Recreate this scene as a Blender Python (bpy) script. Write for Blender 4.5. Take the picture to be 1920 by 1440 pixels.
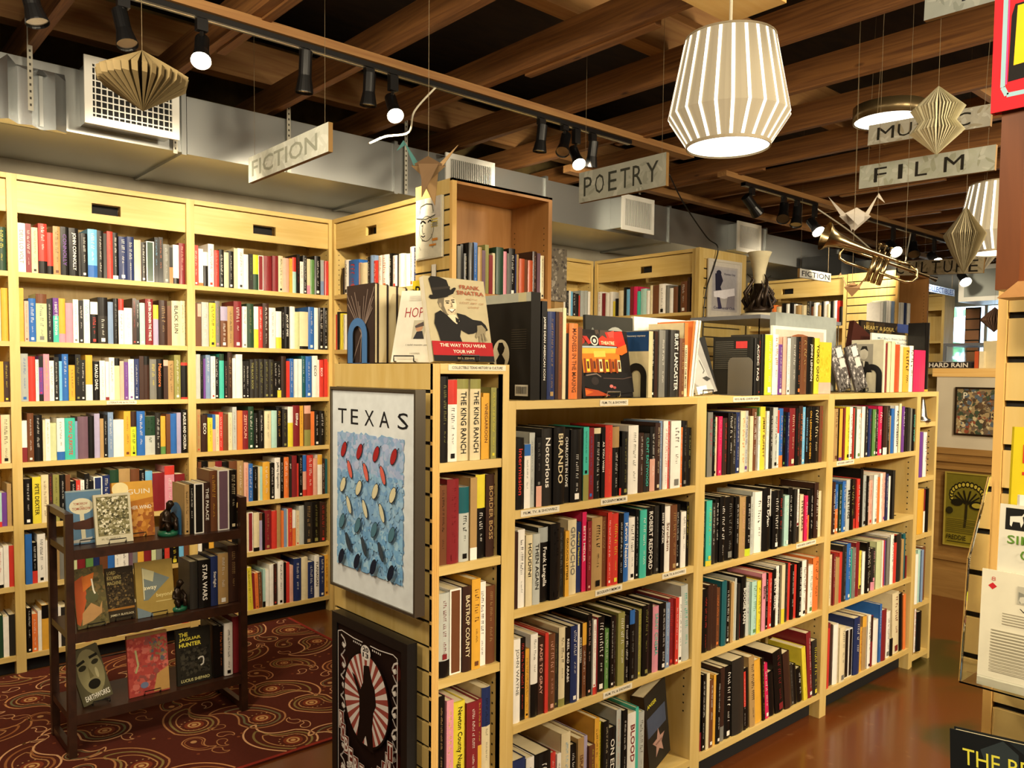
import bpy, math, random
from mathutils import Vector, Matrix
random.seed(7)
PI = math.pi
scene = bpy.context.scene
for o in list(bpy.data.objects):
    bpy.data.objects.remove(o)
COL = scene.collection

# ------------------------------------------------------------------ camera
cam_d = bpy.data.cameras.new('camera')
cam = bpy.data.objects.new('camera', cam_d)
COL.objects.link(cam)
rt = Vector((0.74958926, -0.66183242, 0.00968417))
up = Vector((0.0266468, 0.04479255, 0.99864086))
fw = Vector((0.66136668, 0.74831242, -0.05121173))
cam.matrix_world = Matrix(((rt.x, up.x, -fw.x, 0), (rt.y, up.y, -fw.y, 0), (rt.z, up.z, -fw.z, 1.6), (0, 0, 0, 1)))
cam_d.sensor_width = 36.0
cam_d.lens = 1525.27 / 1920 * 36.0
cam_d.shift_y = 55.15 / 1920
cam_d.clip_start = 0.05
scene.camera = cam

# ------------------------------------------------------------------ colour management, world
scene.view_settings.view_transform = 'Standard'
scene.view_settings.look = 'None'
scene.view_settings.gamma = 1.0
scene.view_settings.use_curve_mapping = False
scene.view_settings.exposure = -0.1
world = bpy.data.worlds.new('daylight')
scene.world = world
world.use_nodes = True
wb = world.node_tree.nodes['Background']
wb.inputs[0].default_value = (0.62, 0.80, 1.0, 1)
wb.inputs[1].default_value = 6.0

# ------------------------------------------------------------------ lights
WARM = (1.0, 0.845, 0.60)
def spot(loc, target, power, angle=70, blend=0.6, color=WARM, size=0.05, parent=None):
    d = bpy.data.lights.new('spot_lamp_light', 'SPOT')
    d.energy = power; d.color = color; d.spot_size = math.radians(angle); d.spot_blend = blend
    d.shadow_soft_size = size
    o = bpy.data.objects.new('spot_lamp_light', d); COL.objects.link(o)
    v = Vector(target) - Vector(loc)
    o.location = loc; o.rotation_euler = v.to_track_quat('-Z', 'Y').to_euler()
    return o
def area(loc, target, power, size, color=WARM):
    d = bpy.data.lights.new('pendant_and_fill_light', 'AREA')
    d.shape = 'DISK'; d.size = size; d.energy = power; d.color = color
    o = bpy.data.objects.new('pendant_and_fill_light', d); COL.objects.link(o)
    v = Vector(target) - Vector(loc)
    o.location = loc; o.rotation_euler = v.to_track_quat('-Z', 'Y').to_euler()
    return o
# track spots aimed at the wall shelves
for x, y, z, tx, ty, tz, pw, an in (
    (1.25, 3.27, 2.78, 1.35, 4.9, 1.7, 165, 80),
    (2.16, 3.27, 2.78, 2.35, 4.9, 1.8, 205, 80),
    (3.40, 3.25, 2.78, 2.5, 3.4, 2.2, 9, 60),
    (0.60, 3.27, 2.80, 0.5, 4.9, 1.6, 85, 80),
    (3.40, 3.27, 2.78, 4.3, 4.9, 2.2, 210, 85),
    (2.16, 3.27, 2.78, 2.8, 4.4, 2.2, 80, 50),
    (6.14, 3.27, 2.75, 7.3, 4.3, 2.0, 110, 75),
    (7.57, 3.27, 2.75, 7.6, 4.3, 2.1, 110, 100),
    (8.40, 3.27, 2.75, 10.2, 4.0, 1.6, 90, 80)):
    spot((x, y, z), (tx, ty, tz), pw, an)
# the near pendant's light first; the rest is soft fill added without visible lamps
area((2.62, 1.76, 2.40), (2.62, 1.76, 0), 12, 0.30)
area((1.0, -1.8, 2.70), (2.2, 1.9, 0.7), 118, 0.6)
area((3.4, -1.5, 2.70), (3.4, 1.9, 0.7), 142, 0.6)
area((4.9, 0.6, 2.9), (5.2, 1.5, 0.3), 50, 0.4)
area((-0.6, 1.6, 2.9), (1.3, 2.2, 0.9), 34, 0.5)
area((0.4, 2.4, 2.9), (1.2, 3.6, 0.3), 30, 0.5)
area((0.2, 0.2, 2.3), (1.45, 0.2, 1.4), 20, 0.3)  # added to brighten the slatwall at the right edge; no lamp hangs here

# ------------------------------------------------------------------ colours and materials
def lin(c):
    return tuple((x / 12.92) if x <= 0.04045 else ((x + 0.055) / 1.055) ** 2.4 for x in c)
def hx(s):
    return tuple(int(s[i:i + 2], 16) / 255 for i in (0, 2, 4))
PAL = {k: hx(v) for k, v in dict(
    k='0f0c0a', K='2a2723', g='77766f', G='b9bdb6', w='eeeae0', c='ddcfa8', t='ab8b5a', y='dccb3c', Y='dda63c', o='e0783a',
    r='c93a30', R='7d2328', p='d78fa0', m='cf2458', v='6b3d8c', b='2f66b0', B='222f5c', s='6fb4dc', a='45b8a4', A='1d5a62',
    l='c3d233', e='5e8a4a', E='23402c', n='6b4128', N='39231b', S='a5aaa6', i='8d8a4c', P='dda894', L='a89fbd', u='7c93b4',
    q='a9cfc4', z='c6cd9c', x='6e5462', f='b8502c').items()}
PAL['.'] = PAL['k']
def C(k):
    return PAL[k] if isinstance(k, str) and k in PAL else (hx(k) if isinstance(k, str) else k)

def newmat(name):
    m = bpy.data.materials.new(name); m.use_nodes = True
    nt = m.node_tree; b = nt.nodes['Principled BSDF']
    return m, nt, b
def solid(name, col, rough=0.5, metal=0.0, spec=0.5, emit=None, es=0):
    m, nt, b = newmat(name)
    b.inputs['Base Color'].default_value = (*lin(C(col)), 1)
    b.inputs['Roughness'].default_value = rough; b.inputs['Metallic'].default_value = metal
    b.inputs['Specular IOR Level'].default_value = spec
    if emit:
        b.inputs['Emission Color'].default_value = (*lin(C(emit)), 1); b.inputs['Emission Strength'].default_value = es
    return m
def painted(name, rough=0.4, noise=0.06, scale=60, coat=0.0):
    m, nt, b = newmat(name)
    at = nt.nodes.new('ShaderNodeAttribute'); at.attribute_name = 'col'
    tc = nt.nodes.new('ShaderNodeTexCoord')
    nz = nt.nodes.new('ShaderNodeTexNoise'); nz.inputs['Scale'].default_value = scale; nz.inputs['Detail'].default_value = 3
    nt.links.new(tc.outputs['Object'], nz.inputs['Vector'])
    mp = nt.nodes.new('ShaderNodeMapRange'); mp.inputs['To Min'].default_value = 1 - noise * 2; mp.inputs['To Max'].default_value = 1 + noise * 2
    nt.links.new(nz.outputs['Fac'], mp.inputs['Value'])
    mx = nt.nodes.new('ShaderNodeVectorMath'); mx.operation = 'SCALE'
    nt.links.new(at.outputs['Color'], mx.inputs[0]); nt.links.new(mp.outputs[0], mx.inputs['Scale'])
    nt.links.new(mx.outputs[0], b.inputs['Base Color'])
    b.inputs['Roughness'].default_value = rough
    b.inputs['Coat Weight'].default_value = coat; b.inputs['Coat Roughness'].default_value = 0.12
    b.inputs['Specular IOR Level'].default_value = .28
    return m
def wood(name, c1, c2, scale=(1.5, 1.5, 22), rough=0.45, dist=1.2, knots=0.0, bump=0.0):
    m, nt, b = newmat(name)
    tc = nt.nodes.new('ShaderNodeTexCoord'); mp = nt.nodes.new('ShaderNodeMapping'); mp.inputs['Scale'].default_value = scale
    nt.links.new(tc.outputs['Object'], mp.inputs['Vector'])
    nz = nt.nodes.new('ShaderNodeTexNoise'); nz.inputs['Scale'].default_value = 2.2; nz.inputs['Detail'].default_value = 6; nz.inputs['Distortion'].default_value = dist
    nt.links.new(mp.outputs[0], nz.inputs['Vector'])
    cr = nt.nodes.new('ShaderNodeValToRGB')
    cr.color_ramp.elements[0].position = 0.3; cr.color_ramp.elements[0].color = (*lin(C(c1)), 1)
    cr.color_ramp.elements[1].position = 0.7; cr.color_ramp.elements[1].color = (*lin(C(c2)), 1)
    nt.links.new(nz.outputs['Fac'], cr.inputs[0])
    out = cr.outputs[0]
    if knots:
        vo = nt.nodes.new('ShaderNodeTexVoronoi'); vo.inputs['Scale'].default_value = knots
        m2 = nt.nodes.new('ShaderNodeMapping'); m2.inputs['Scale'].default_value = tuple(1 if s < 5 else 3.0 for s in scale)
        nt.links.new(tc.outputs['Object'], m2.inputs['Vector']); nt.links.new(m2.outputs[0], vo.inputs['Vector'])
        r2 = nt.nodes.new('ShaderNodeValToRGB')
        r2.color_ramp.elements[0].position = 0.03; r2.color_ramp.elements[0].color = (0.25, 0.18, 0.12, 1)
        r2.color_ramp.elements[1].position = 0.09; r2.color_ramp.elements[1].color = (1, 1, 1, 1)
        nt.links.new(vo.outputs['Distance'], r2.inputs[0])
        mm = nt.nodes.new('ShaderNodeMix'); mm.data_type = 'RGBA'; mm.blend_type = 'MULTIPLY'; mm.inputs[0].default_value = 1
        nt.links.new(out, mm.inputs[6]); nt.links.new(r2.outputs[0], mm.inputs[7]); out = mm.outputs[2]
    nt.links.new(out, b.inputs['Base Color'])
    b.inputs['Roughness'].default_value = rough
    if bump:
        bp = nt.nodes.new('ShaderNodeBump'); bp.inputs['Strength'].default_value = bump; bp.inputs['Distance'].default_value = 0.01
        nt.links.new(nz.outputs['Fac'], bp.inputs['Height']); nt.links.new(bp.outputs[0], b.inputs['Normal'])
    return m
MAPLE_V = wood('maple_veneer_upright', 'c9a95f', 'd8bd7a', (9, 9, 1.0))
MAPLE_H = wood('maple_veneer_level', 'c9a95f', 'd8bd7a', (1.0, 9, 9))
MAPLE_Y = wood('maple_veneer_cross', 'c9a95f', 'd8bd7a', (9, 1.0, 9))
MAPLE_DK = wood('aged_birch_panel', 'a8743c', 'b5824a', (7, 7, 1.0))
PINE = wood('pine_ply_edge', 'cf9f52', 'e3bd74', (3, 60, .6), dist=.4)
PINE_H = wood('pine_rail', 'd8a85a', 'e6c27c', (.8, 8, 30), dist=.5)
JOIST = wood('fir_joist', '643d1c', '936331', (14, .55, 14), rough=.7, dist=2.2, knots=2.6)
JOIST2 = wood('fir_strip', '875c32', 'a07844', (.6, 14, 14), rough=.7, dist=1.5, knots=2.0)
DECK = wood('dark_plywood_deck', '1d130a', '33220f', (1.2, 4, 4), rough=.9, dist=1)
CARTW = wood('dark_walnut_stain', '2a170e', '3d2215', (6, 6, 6), rough=.35)
FRAMEW = wood('mahogany_frame', '5a2f14', '7a4420', (6, 6, 1.2), rough=.3)
WAINS = wood('oak_wainscot', '8a6432', 'a27c44', (1, 1.0, 9), rough=.4)
BLACK = solid('black_metal', '0e0e0f', .35)
BLACKM = solid('black_matte', '0b0a09', .8)
WHITE = solid('white_enamel', 'e9e8e0', .4)
PAGES = solid('page_paper', 'd8cba4', .85)
BOOK = painted('book_jacket', .38, .05, 40, .12)
ARTM = painted('printed_cover', .55, .07, 30, 0)
ARTM.node_tree.nodes['Principled BSDF'].inputs['Specular IOR Level'].default_value = .14
FLATP = painted('matte_print', .75, .05, 30)
SIGNM = painted('weathered_sign_paint', .75, .10, 12)
SILVER = solid('silver_metal', 'c9c8c0', .25, 1.0)
BRASS = solid('brass', 'a8946c', .25, 1.0)
BRONZE = solid('dark_bronze', '2e2116', .35, .6)
BULB = solid('lit_bulb', 'ffffff', .5, emit='fff2d0', es=42)
BULBW = solid('lit_diffuser', 'ffffff', .5, emit='fff6e4', es=3.2)
STRIPE = solid('lit_shade_slit', 'ffffff', .5, emit='fff4de', es=2.2)
SHADE = solid('paper_lamp_shade', '9c927a', .85, emit='c8b694', es=.30)
WIRE = solid('white_cord', 'd8d2bc', .6)

def glass_mat():
    m, nt, b = newmat('clear_acrylic')
    b.inputs['Base Color'].default_value = (0.95, 0.97, 0.96, 1)
    b.inputs['Transmission Weight'].default_value = 1.0
    b.inputs['Roughness'].default_value = 0.03; b.inputs['IOR'].default_value = 1.25
    return m
ACRYLIC = glass_mat()
def duct_mat():
    m, nt, b = newmat('galvanised_duct')
    tc = nt.nodes.new('ShaderNodeTexCoord')
    vo = nt.nodes.new('ShaderNodeTexVoronoi'); vo.inputs['Scale'].default_value = 14
    nt.links.new(tc.outputs['Object'], vo.inputs['Vector'])
    nz = nt.nodes.new('ShaderNodeTexNoise'); nz.inputs['Scale'].default_value = 1.3; nz.inputs['Detail'].default_value = 2
    nt.links.new(tc.outputs['Object'], nz.inputs['Vector'])
    cr = nt.nodes.new('ShaderNodeValToRGB')
    cr.color_ramp.elements[0].color = (.36, .37, .36, 1); cr.color_ramp.elements[1].color = (.50, .52, .51, 1)
    nt.links.new(nz.outputs['Fac'], cr.inputs[0]); nt.links.new(cr.outputs[0], b.inputs['Base Color'])
    mr = nt.nodes.new('ShaderNodeMapRange'); mr.inputs['To Min'].default_value = .18; mr.inputs['To Max'].default_value = .38
    nt.links.new(vo.outputs['Distance'], mr.inputs['Value']); b.inputs['Roughness'].default_value = .33
    bp = nt.nodes.new('ShaderNodeBump'); bp.inputs['Strength'].default_value = .04; bp.inputs['Distance'].default_value = .03
    nt.links.new(nz.outputs['Fac'], bp.inputs['Height']); nt.links.new(bp.outputs[0], b.inputs['Normal'])
    b.inputs['Metallic'].default_value = .85
    return m
DUCT = duct_mat()
def floor_mat():
    m, nt, b = newmat('stained_concrete')
    tc = nt.nodes.new('ShaderNodeTexCoord')
    nz = nt.nodes.new('ShaderNodeTexNoise'); nz.inputs['Scale'].default_value = 1.1; nz.inputs['Detail'].default_value = 7; nz.inputs['Distortion'].default_value = .8
    nt.links.new(tc.outputs['Object'], nz.inputs['Vector'])
    cr = nt.nodes.new('ShaderNodeValToRGB'); e = cr.color_ramp.elements
    e[0].position = .38; e[0].color = (*lin(hx('3a3212')), 1); e[1].position = .60; e[1].color = (*lin(hx('61300f')), 1)
    e2 = e.new(.47); e2.color = (*lin(hx('5e3210')), 1)
    nt.links.new(nz.outputs['Fac'], cr.inputs[0])
    n2 = nt.nodes.new('ShaderNodeTexNoise'); n2.inputs['Scale'].default_value = 16; n2.inputs['Detail'].default_value = 4
    nt.links.new(tc.outputs['Object'], n2.inputs['Vector'])
    c2 = nt.nodes.new('ShaderNodeValToRGB'); c2.color_ramp.elements[0].position = .66; c2.color_ramp.elements[1].position = .80
    c2.color_ramp.elements[0].color = (0, 0, 0, 1); c2.color_ramp.elements[1].color = (.55, .55, .55, 1)
    nt.links.new(n2.outputs['Fac'], c2.inputs[0])
    mm = nt.nodes.new('ShaderNodeMix'); mm.data_type = 'RGBA'
    nt.links.new(c2.outputs[0], mm.inputs[0]); nt.links.new(cr.outputs[0], mm.inputs[6]); mm.inputs[7].default_value = (*lin(hx('8a6038')), 1)
    nt.links.new(mm.outputs[2], b.inputs['Base Color'])
    b.inputs['Roughness'].default_value = .28; b.inputs['Coat Weight'].default_value = .3; b.inputs['Coat Roughness'].default_value = .12
    return m
FLOOR = floor_mat()
def rough_wall(name, c1, c2, scale=3, rough=.9):
    m, nt, b = newmat(name)
    tc = nt.nodes.new('ShaderNodeTexCoord'); nz = nt.nodes.new('ShaderNodeTexNoise'); nz.inputs['Scale'].default_value = scale; nz.inputs['Detail'].default_value = 6
    nt.links.new(tc.outputs['Object'], nz.inputs['Vector'])
    cr = nt.nodes.new('ShaderNodeValToRGB'); cr.color_ramp.elements[0].position = .35; cr.color_ramp.elements[1].position = .65
    cr.color_ramp.elements[0].color = (*lin(C(c1)), 1); cr.color_ramp.elements[1].color = (*lin(C(c2)), 1)
    nt.links.new(nz.outputs['Fac'], cr.inputs[0]); nt.links.new(cr.outputs[0], b.inputs['Base Color']); b.inputs['Roughness'].default_value = rough
    return m
WALLG = rough_wall('grey_plaster', '8f897a', 'a59f8e')
WALLB = rough_wall('old_block_wall', '5e4c2c', '85703f', 5)
WALLW = rough_wall('white_wall', 'c9d2de', 'd6dde6')
WALLC = rough_wall('cream_wall', 'b9ae96', 'c6bba2')

# ------------------------------------------------------------------ mesh builder
class MB:
    def __init__(s):
        s.v = []; s.f = []; s.c = []; s.m = []
        s.M = None
    def add(s, vs, fs, col='w', mi=0):
        n = len(s.v); c = (*lin(C(col)), 1)
        if s.M is not None: vs = [tuple(s.M @ Vector(p)) for p in vs]
        s.v += [tuple(p) for p in vs]
        for f in fs:
            s.f.append(tuple(i + n for i in f)); s.c.append(c); s.m.append(mi)
        return s
    def box(s, x0, y0, z0, x1, y1, z1, col='w', mi=0):
        if x0 > x1: x0, x1 = x1, x0
        if y0 > y1: y0, y1 = y1, y0
        if z0 > z1: z0, z1 = z1, z0
        return s.add([(x0, y0, z0), (x1, y0, z0), (x1, y1, z0), (x0, y1, z0), (x0, y0, z1), (x1, y0, z1), (x1, y1, z1), (x0, y1, z1)],
                     [(0, 3, 2, 1), (4, 5, 6, 7), (0, 1, 5, 4), (1, 2, 6, 5), (2, 3, 7, 6), (3, 0, 4, 7)], col, mi)
    def quad(s, a, b, c, d, col='w', mi=0):
        return s.add([a, b, c, d], [(0, 1, 2, 3)], col, mi)
    def poly(s, pts, col='w', mi=0):
        return s.add(pts, [tuple(range(len(pts)))], col, mi)
    def prism(s, pts, z0, z1, col='w', mi=0):
        n = len(pts)
        vs = [(p[0], p[1], z0) for p in pts] + [(p[0], p[1], z1) for p in pts]
        fs = [tuple(range(n))[::-1], tuple(range(n, 2 * n))] + [(i, (i + 1) % n, n + (i + 1) % n, n + i) for i in range(n)]
        return s.add(vs, fs, col, mi)
    def cyl(s, a, b, r, n=12, col='w', mi=0, r2=None, cap=True):
        a = Vector(a); b = Vector(b); d = (b - a).normalized()
        x = d.orthogonal().normalized(); y = d.cross(x); r2 = r if r2 is None else r2
        vs = [a + (x * math.cos(t * 2 * PI / n) + y * math.sin(t * 2 * PI / n)) * r for t in range(n)] + \
             [b + (x * math.cos(t * 2 * PI / n) + y * math.sin(t * 2 * PI / n)) * r2 for t in range(n)]
        fs = [(i, (i + 1) % n, n + (i + 1) % n, n + i) for i in range(n)]
        if cap: fs += [tuple(range(n))[::-1], tuple(range(n, 2 * n))]
        return s.add(vs, fs, col, mi)
    def tube(s, pts, r, n=8, col='w', mi=0, closed=False):
        P = [Vector(p) for p in pts]; k = len(P); vs = []; x = None
        rr = r if isinstance(r, (list, tuple)) else [r] * k
        for i in range(k):
            if closed: d = P[(i + 1) % k] - P[i - 1]
            else: d = P[min(i + 1, k - 1)] - P[max(i - 1, 0)]
            d.normalize()
            if x is None: x = d.orthogonal().normalized()
            else:
                x = x - d * x.dot(d)
                x = x.normalized() if x.length > 1e-6 else d.orthogonal().normalized()
            y = d.cross(x)
            vs += [P[i] + (x * math.cos(t * 2 * PI / n) + y * math.sin(t * 2 * PI / n)) * rr[i] for t in range(n)]
        fs = []
        for i in range(k if closed else k - 1):
            j = (i + 1) % k
            fs += [(i * n + t, i * n + (t + 1) % n, j * n + (t + 1) % n, j * n + t) for t in range(n)]
        if not closed: fs += [tuple(range(n))[::-1], tuple(range((k - 1) * n, k * n))]
        return s.add(vs, fs, col, mi)
    def lathe(s, prof, cx, cy, n=24, col='w', mi=0):
        k = len(prof); vs = []
        for r, z in prof:
            vs += [(cx + r * math.cos(t * 2 * PI / n), cy + r * math.sin(t * 2 * PI / n), z) for t in range(n)]
        fs = [(i * n + t, i * n + (t + 1) % n, (i + 1) * n + (t + 1) % n, (i + 1) * n + t) for i in range(k - 1) for t in range(n)]
        return s.add(vs, fs, col, mi)
    def build(s, name, mats, parent=None, smooth=False):
        me = bpy.data.meshes.new(name)
        me.from_pydata(s.v, [], s.f)
        if not isinstance(mats, (list, tuple)): mats = [mats]
        for m in mats: me.materials.append(m)
        me.polygons.foreach_set('material_index', s.m)
        at = me.color_attributes.new('col', 'FLOAT_COLOR', 'CORNER')
        buf = []
        for f, c in zip(s.f, s.c): buf += list(c) * len(f)
        at.data.foreach_set('color', buf)
        if smooth: me.polygons.foreach_set('use_smooth', [True] * len(s.f))
        me.update()
        o = bpy.data.objects.new(name, me); COL.objects.link(o)
        if parent is not None: o.parent = parent
        return o

def tag(o, label, cat, group=None, kind=None):
    if label: o['label'] = label
    if cat: o['category'] = cat
    if group: o['group'] = group
    if kind: o['kind'] = kind
    return o
def thing(name, label, cat, loc=(0, 0, 0), rotz=0.0, group=None, tilt=0.0):
    o = bpy.data.objects.new(name, None); COL.objects.link(o)
    o.empty_display_size = .05
    o.location = loc; o.rotation_euler = (tilt, 0, rotz)
    return tag(o, label, cat, group)
def struct(mb, name, mats):
    o = mb.build(name, mats); o['kind'] = 'structure'; return o

# ------------------------------------------------------------------ lettering
_tc = {}
def text_geo(s, bold=0.0, res=2):
    key = (s, bold, res)
    if key in _tc: return _tc[key]
    cu = bpy.data.curves.new('lettering', 'FONT'); cu.body = s; cu.size = 1; cu.resolution_u = res; cu.offset = bold
    ob = bpy.data.objects.new('lettering', cu); COL.objects.link(ob)
    dg = bpy.context.evaluated_depsgraph_get(); ev = ob.evaluated_get(dg); me = ev.to_mesh()
    vs = [(v.co.x, v.co.y) for v in me.vertices]; fs = [tuple(p.vertices) for p in me.polygons]
    ev.to_mesh_clear(); bpy.data.objects.remove(ob); bpy.data.curves.remove(cu)
    if vs:
        x0 = min(v[0] for v in vs); x1 = max(v[0] for v in vs); y0 = min(v[1] for v in vs); y1 = max(v[1] for v in vs)
    else: x0 = y0 = 0; x1 = y1 = 1
    vs = [(v[0] - x0, v[1] - y0) for v in vs]
    _tc[key] = (vs, fs, x1 - x0, y1 - y0)
    return _tc[key]
def text(mb, s, org, ux, uy, w=None, h=None, col='k', mi=0, bold=0.02, res=2, squeeze=True):
    """letters of s with their lower left corner at org, running along ux, upright along uy; w, h are the box they fill"""
    vs, fs, tw, th = text_geo(s, bold, res)
    sx = sy = (h / th if h else w / tw)
    if w and h:
        sx = w / tw if squeeze else min(w / tw, h / th)
        if not squeeze: sy = sx
    o = Vector(org); ux = Vector(ux); uy = Vector(uy)
    mb.add([o + ux * (a * sx) + uy * (b * sy) for a, b in vs], fs, col, mi)

# ------------------------------------------------------------------ books
def parse(spec):
    lean = 0.0
    if '~' in spec:
        spec, l = spec.split('~'); lean = float(l)
    top = bot = None
    if '_' in spec:
        spec, b = spec.split('_', 1); bot = (b[0], float(b[1:] or 15))
    if '^' in spec:
        spec, t = spec.split('^', 1); top = (t[0], float(t[1:] or 15))
    tx = None
    if ':' in spec:
        spec, tx = spec.split(':')
    return spec, tx, top, bot, lean
def book_geo(cov, pag, w, h, d, body, tx, top, bot, title, rng, cmi=0, pmi=0, rounded=False):
    """spine in the plane y=0 facing -y, x from 0 to w, z from 0 to h, depth d along +y"""
    t = min(.0026, w * .18)
    side = body
    white_edge = top and top[1] <= 3 and top[0] == 'w'
    if white_edge: side = 'w'
    cov.box(0, 0.001, 0, t, d, h, side, cmi); cov.box(w - t, 0.001, 0, w, d, h, side, cmi)
    if white_edge:
        cov.box(0, 0, 0, w, .004, h, 'w', cmi)
        cov.box(w * .14, -.001, h * .02, w * .86, .002, h * .98, body, cmi)
    elif w > .026 or rounded:
        n = 5; bul = min(.006, w * .13)
        pts = [(w * i / n, -math.sin(PI * i / n) * bul) for i in range(n + 1)] + [(w, .003), (0, .003)]
        cov.prism(pts, 0, h, body, cmi)
    else:
        cov.box(0, 0, 0, w, .003, h, body, cmi)
    b = min(.006, w * .13) if (w > .026 or rounded) and not white_edge else 0.0
    y = -b - .0004
    zt, zb = h * .96, h * .04
    def band(z0, z1, c):
        if b:
            n = 5
            pts = [(w * i / n, -math.sin(PI * i / n) * b - .0003) for i in range(n + 1)] + [(w, 0), (0, 0)]
            cov.prism(pts, z0, z1, c, cmi)
            for xx in (-.0003, w + .0002): pass
        else:
            cov.box(-.0001, -.0004, z0, w + .0001, .0, z1, c, cmi)
    if top and not white_edge:
        band(h * (1 - top[1] / 100), h * .9995, top[0])
        zt = h * (1 - top[1] / 100) - .004 if top[1] < 45 else h * .96
    if bot:
        band(h * .0005, h * bot[1] / 100, bot[0])
        zb = h * bot[1] / 100 + .004 if bot[1] < 45 else zb
    y2 = y - .0004
    if tx and w > .008:
        L = zt - zb
        if title:
            s = title
            vs, fs, tw, th = text_geo(s, .012, 2)
            hh = min(w * .46, .021); ln = min(L * .92, tw / th * hh * 1.05)
            if ln < L * .62: ln = min(L * .7, ln * 1.35)
            z0 = zt - (L - ln) * rng.uniform(.15, .45)
            text(cov, s, (w * .5 - hh * .5, y2, z0), (0, 0, -1), (1, 0, 0), ln, hh, tx, cmi, .012)
        else:
            # small unreadable lettering: one block per letter, two or three words
            z = zt - L * rng.uniform(.02, .12)
            for part, (ln, sz) in enumerate(((rng.uniform(.35, .62), rng.uniform(.2, .42)), (rng.uniform(.14, .26), rng.uniform(.15, .26)))):
                end = z - L * ln; hh = w * sz; pitch = max(.0034, hh * .58); off = w * (.5 - sz / 2)
                k = 0; wl = rng.randint(3, 8)
                while z - pitch > end and z - pitch > zb:
                    k += 1
                    if k == wl: z -= pitch * .9; k = 0; wl = rng.randint(3, 8); continue
                    g = pitch * rng.uniform(.45, .75); r = rng.random()
                    a = off; c = off + hh
                    if r < .35: c = off + hh * .72
                    cov.quad((a, y2, z), (c, y2, z), (c, y2, z - g * .38), (a, y2, z - g * .38), tx, cmi)
                    if r > .5: cov.quad((c - hh * .25, y2, z), (c, y2, z), (c, y2, z - g), (c - hh * .25, y2, z - g), tx, cmi)
                    elif r > .2: cov.quad((a, y2, z), (a + hh * .25, y2, z), (a + hh * .25, y2, z - g), (a, y2, z - g), tx, cmi)
                    z -= pitch
                z -= L * .08
            if rng.random() < .5:
                cov.quad((w * .3, y2, zb + w * .4), (w * .7, y2, zb + w * .4), (w * .7, y2, zb), (w * .3, y2, zb), tx, cmi)
    m = .003
    pag.box(t, .003, m * .6, w - t, d - m, h - m, 'c', pmi)

CNAME = dict(k='black', K='charcoal', g='grey', G='pale grey', w='white', c='cream', t='tan', y='yellow', Y='golden yellow', o='orange',
             r='red', R='dark red', p='pink', m='magenta', v='purple', b='blue', B='navy', s='sky blue', a='turquoise', A='dark teal',
             l='lime', e='green', E='dark green', n='brown', N='dark brown', S='silver grey', i='olive', P='pale pink', L='lavender',
             u='slate blue', q='pale aqua', z='pale green', x='mauve', f='brick red')
ORD = ['leftmost', 'second', 'third', 'fourth', 'fifth', 'sixth', 'seventh', 'eighth', 'ninth', 'tenth', 'eleventh', 'twelfth', 'thirteenth',
       'fourteenth', 'fifteenth', 'sixteenth', 'seventeenth', 'eighteenth', 'nineteenth', 'twentieth']
def ordinal(i, n):
    if i == 0: return 'leftmost'
    if i == n - 1: return 'rightmost'
    if i < n / 2 or i < 12:
        if i < 20: return ORD[i] + ' from left'
    return ORD[min(n - 1 - i, 19)] + ' from right'
ROWNAME = dict(
    F1='front left bookcase, upper shelf', F2='front left bookcase, second shelf', F3='front left bookcase, third shelf', F4='front left bookcase, bottom shelf',
    N1='narrow end bookcase, top shelf', N2='narrow end bookcase, second shelf', N3='narrow end bookcase, third shelf', N4='narrow end bookcase, fourth shelf',
    R1='front middle bookcase, upper shelf', R2='front middle bookcase, second shelf', R3='front middle bookcase, third shelf', R4='front middle bookcase, bottom shelf',
    T1='front right bookcase, upper shelf', T2='front right bookcase, second shelf', T3='front right bookcase, third shelf', T4='front right bookcase, bottom shelf',
    E2='far end narrow bookcase, second shelf', E3='far end narrow bookcase, third shelf', E4='far end narrow bookcase, fourth shelf', E5='far end narrow bookcase, bottom shelf',
    K1='dark cart, top tier', K2='dark cart, middle tier', K3='dark cart, bottom tier',
    P1='top of front left bookcase, left run', P2='top of front left bookcase, right run', P3='top of front middle bookcase', P4='top of front right bookcase')
for u, nm in (('W', 'left wall bookcase'), ('V', 'corner wall bookcase'), ('U', 'wall bookcase cut by left picture edge')):
    for q, sh in zip('abcdefg', ('top shelf', 'second shelf', 'third shelf', 'fourth shelf', 'fifth shelf', 'sixth shelf', 'bottom shelf')):
        ROWNAME[u + q] = nm + ', ' + sh
ROWNAME.update(Sa='corner side bookcase, top shelf', Sb='corner side bookcase, second shelf', Xa='open birch end case, upper shelf', Ba='far bay wall bookcase',
               Ca='second side bookcase, top shelf', Cb='second side bookcase, second shelf', Da='third side bookcase', Ea='far brown end case')
ROWS = []
def ROW(name, ax, plane, z, start, sgn, s):
    ROWS.append((name, ax, plane, z, start, sgn, s))
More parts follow.
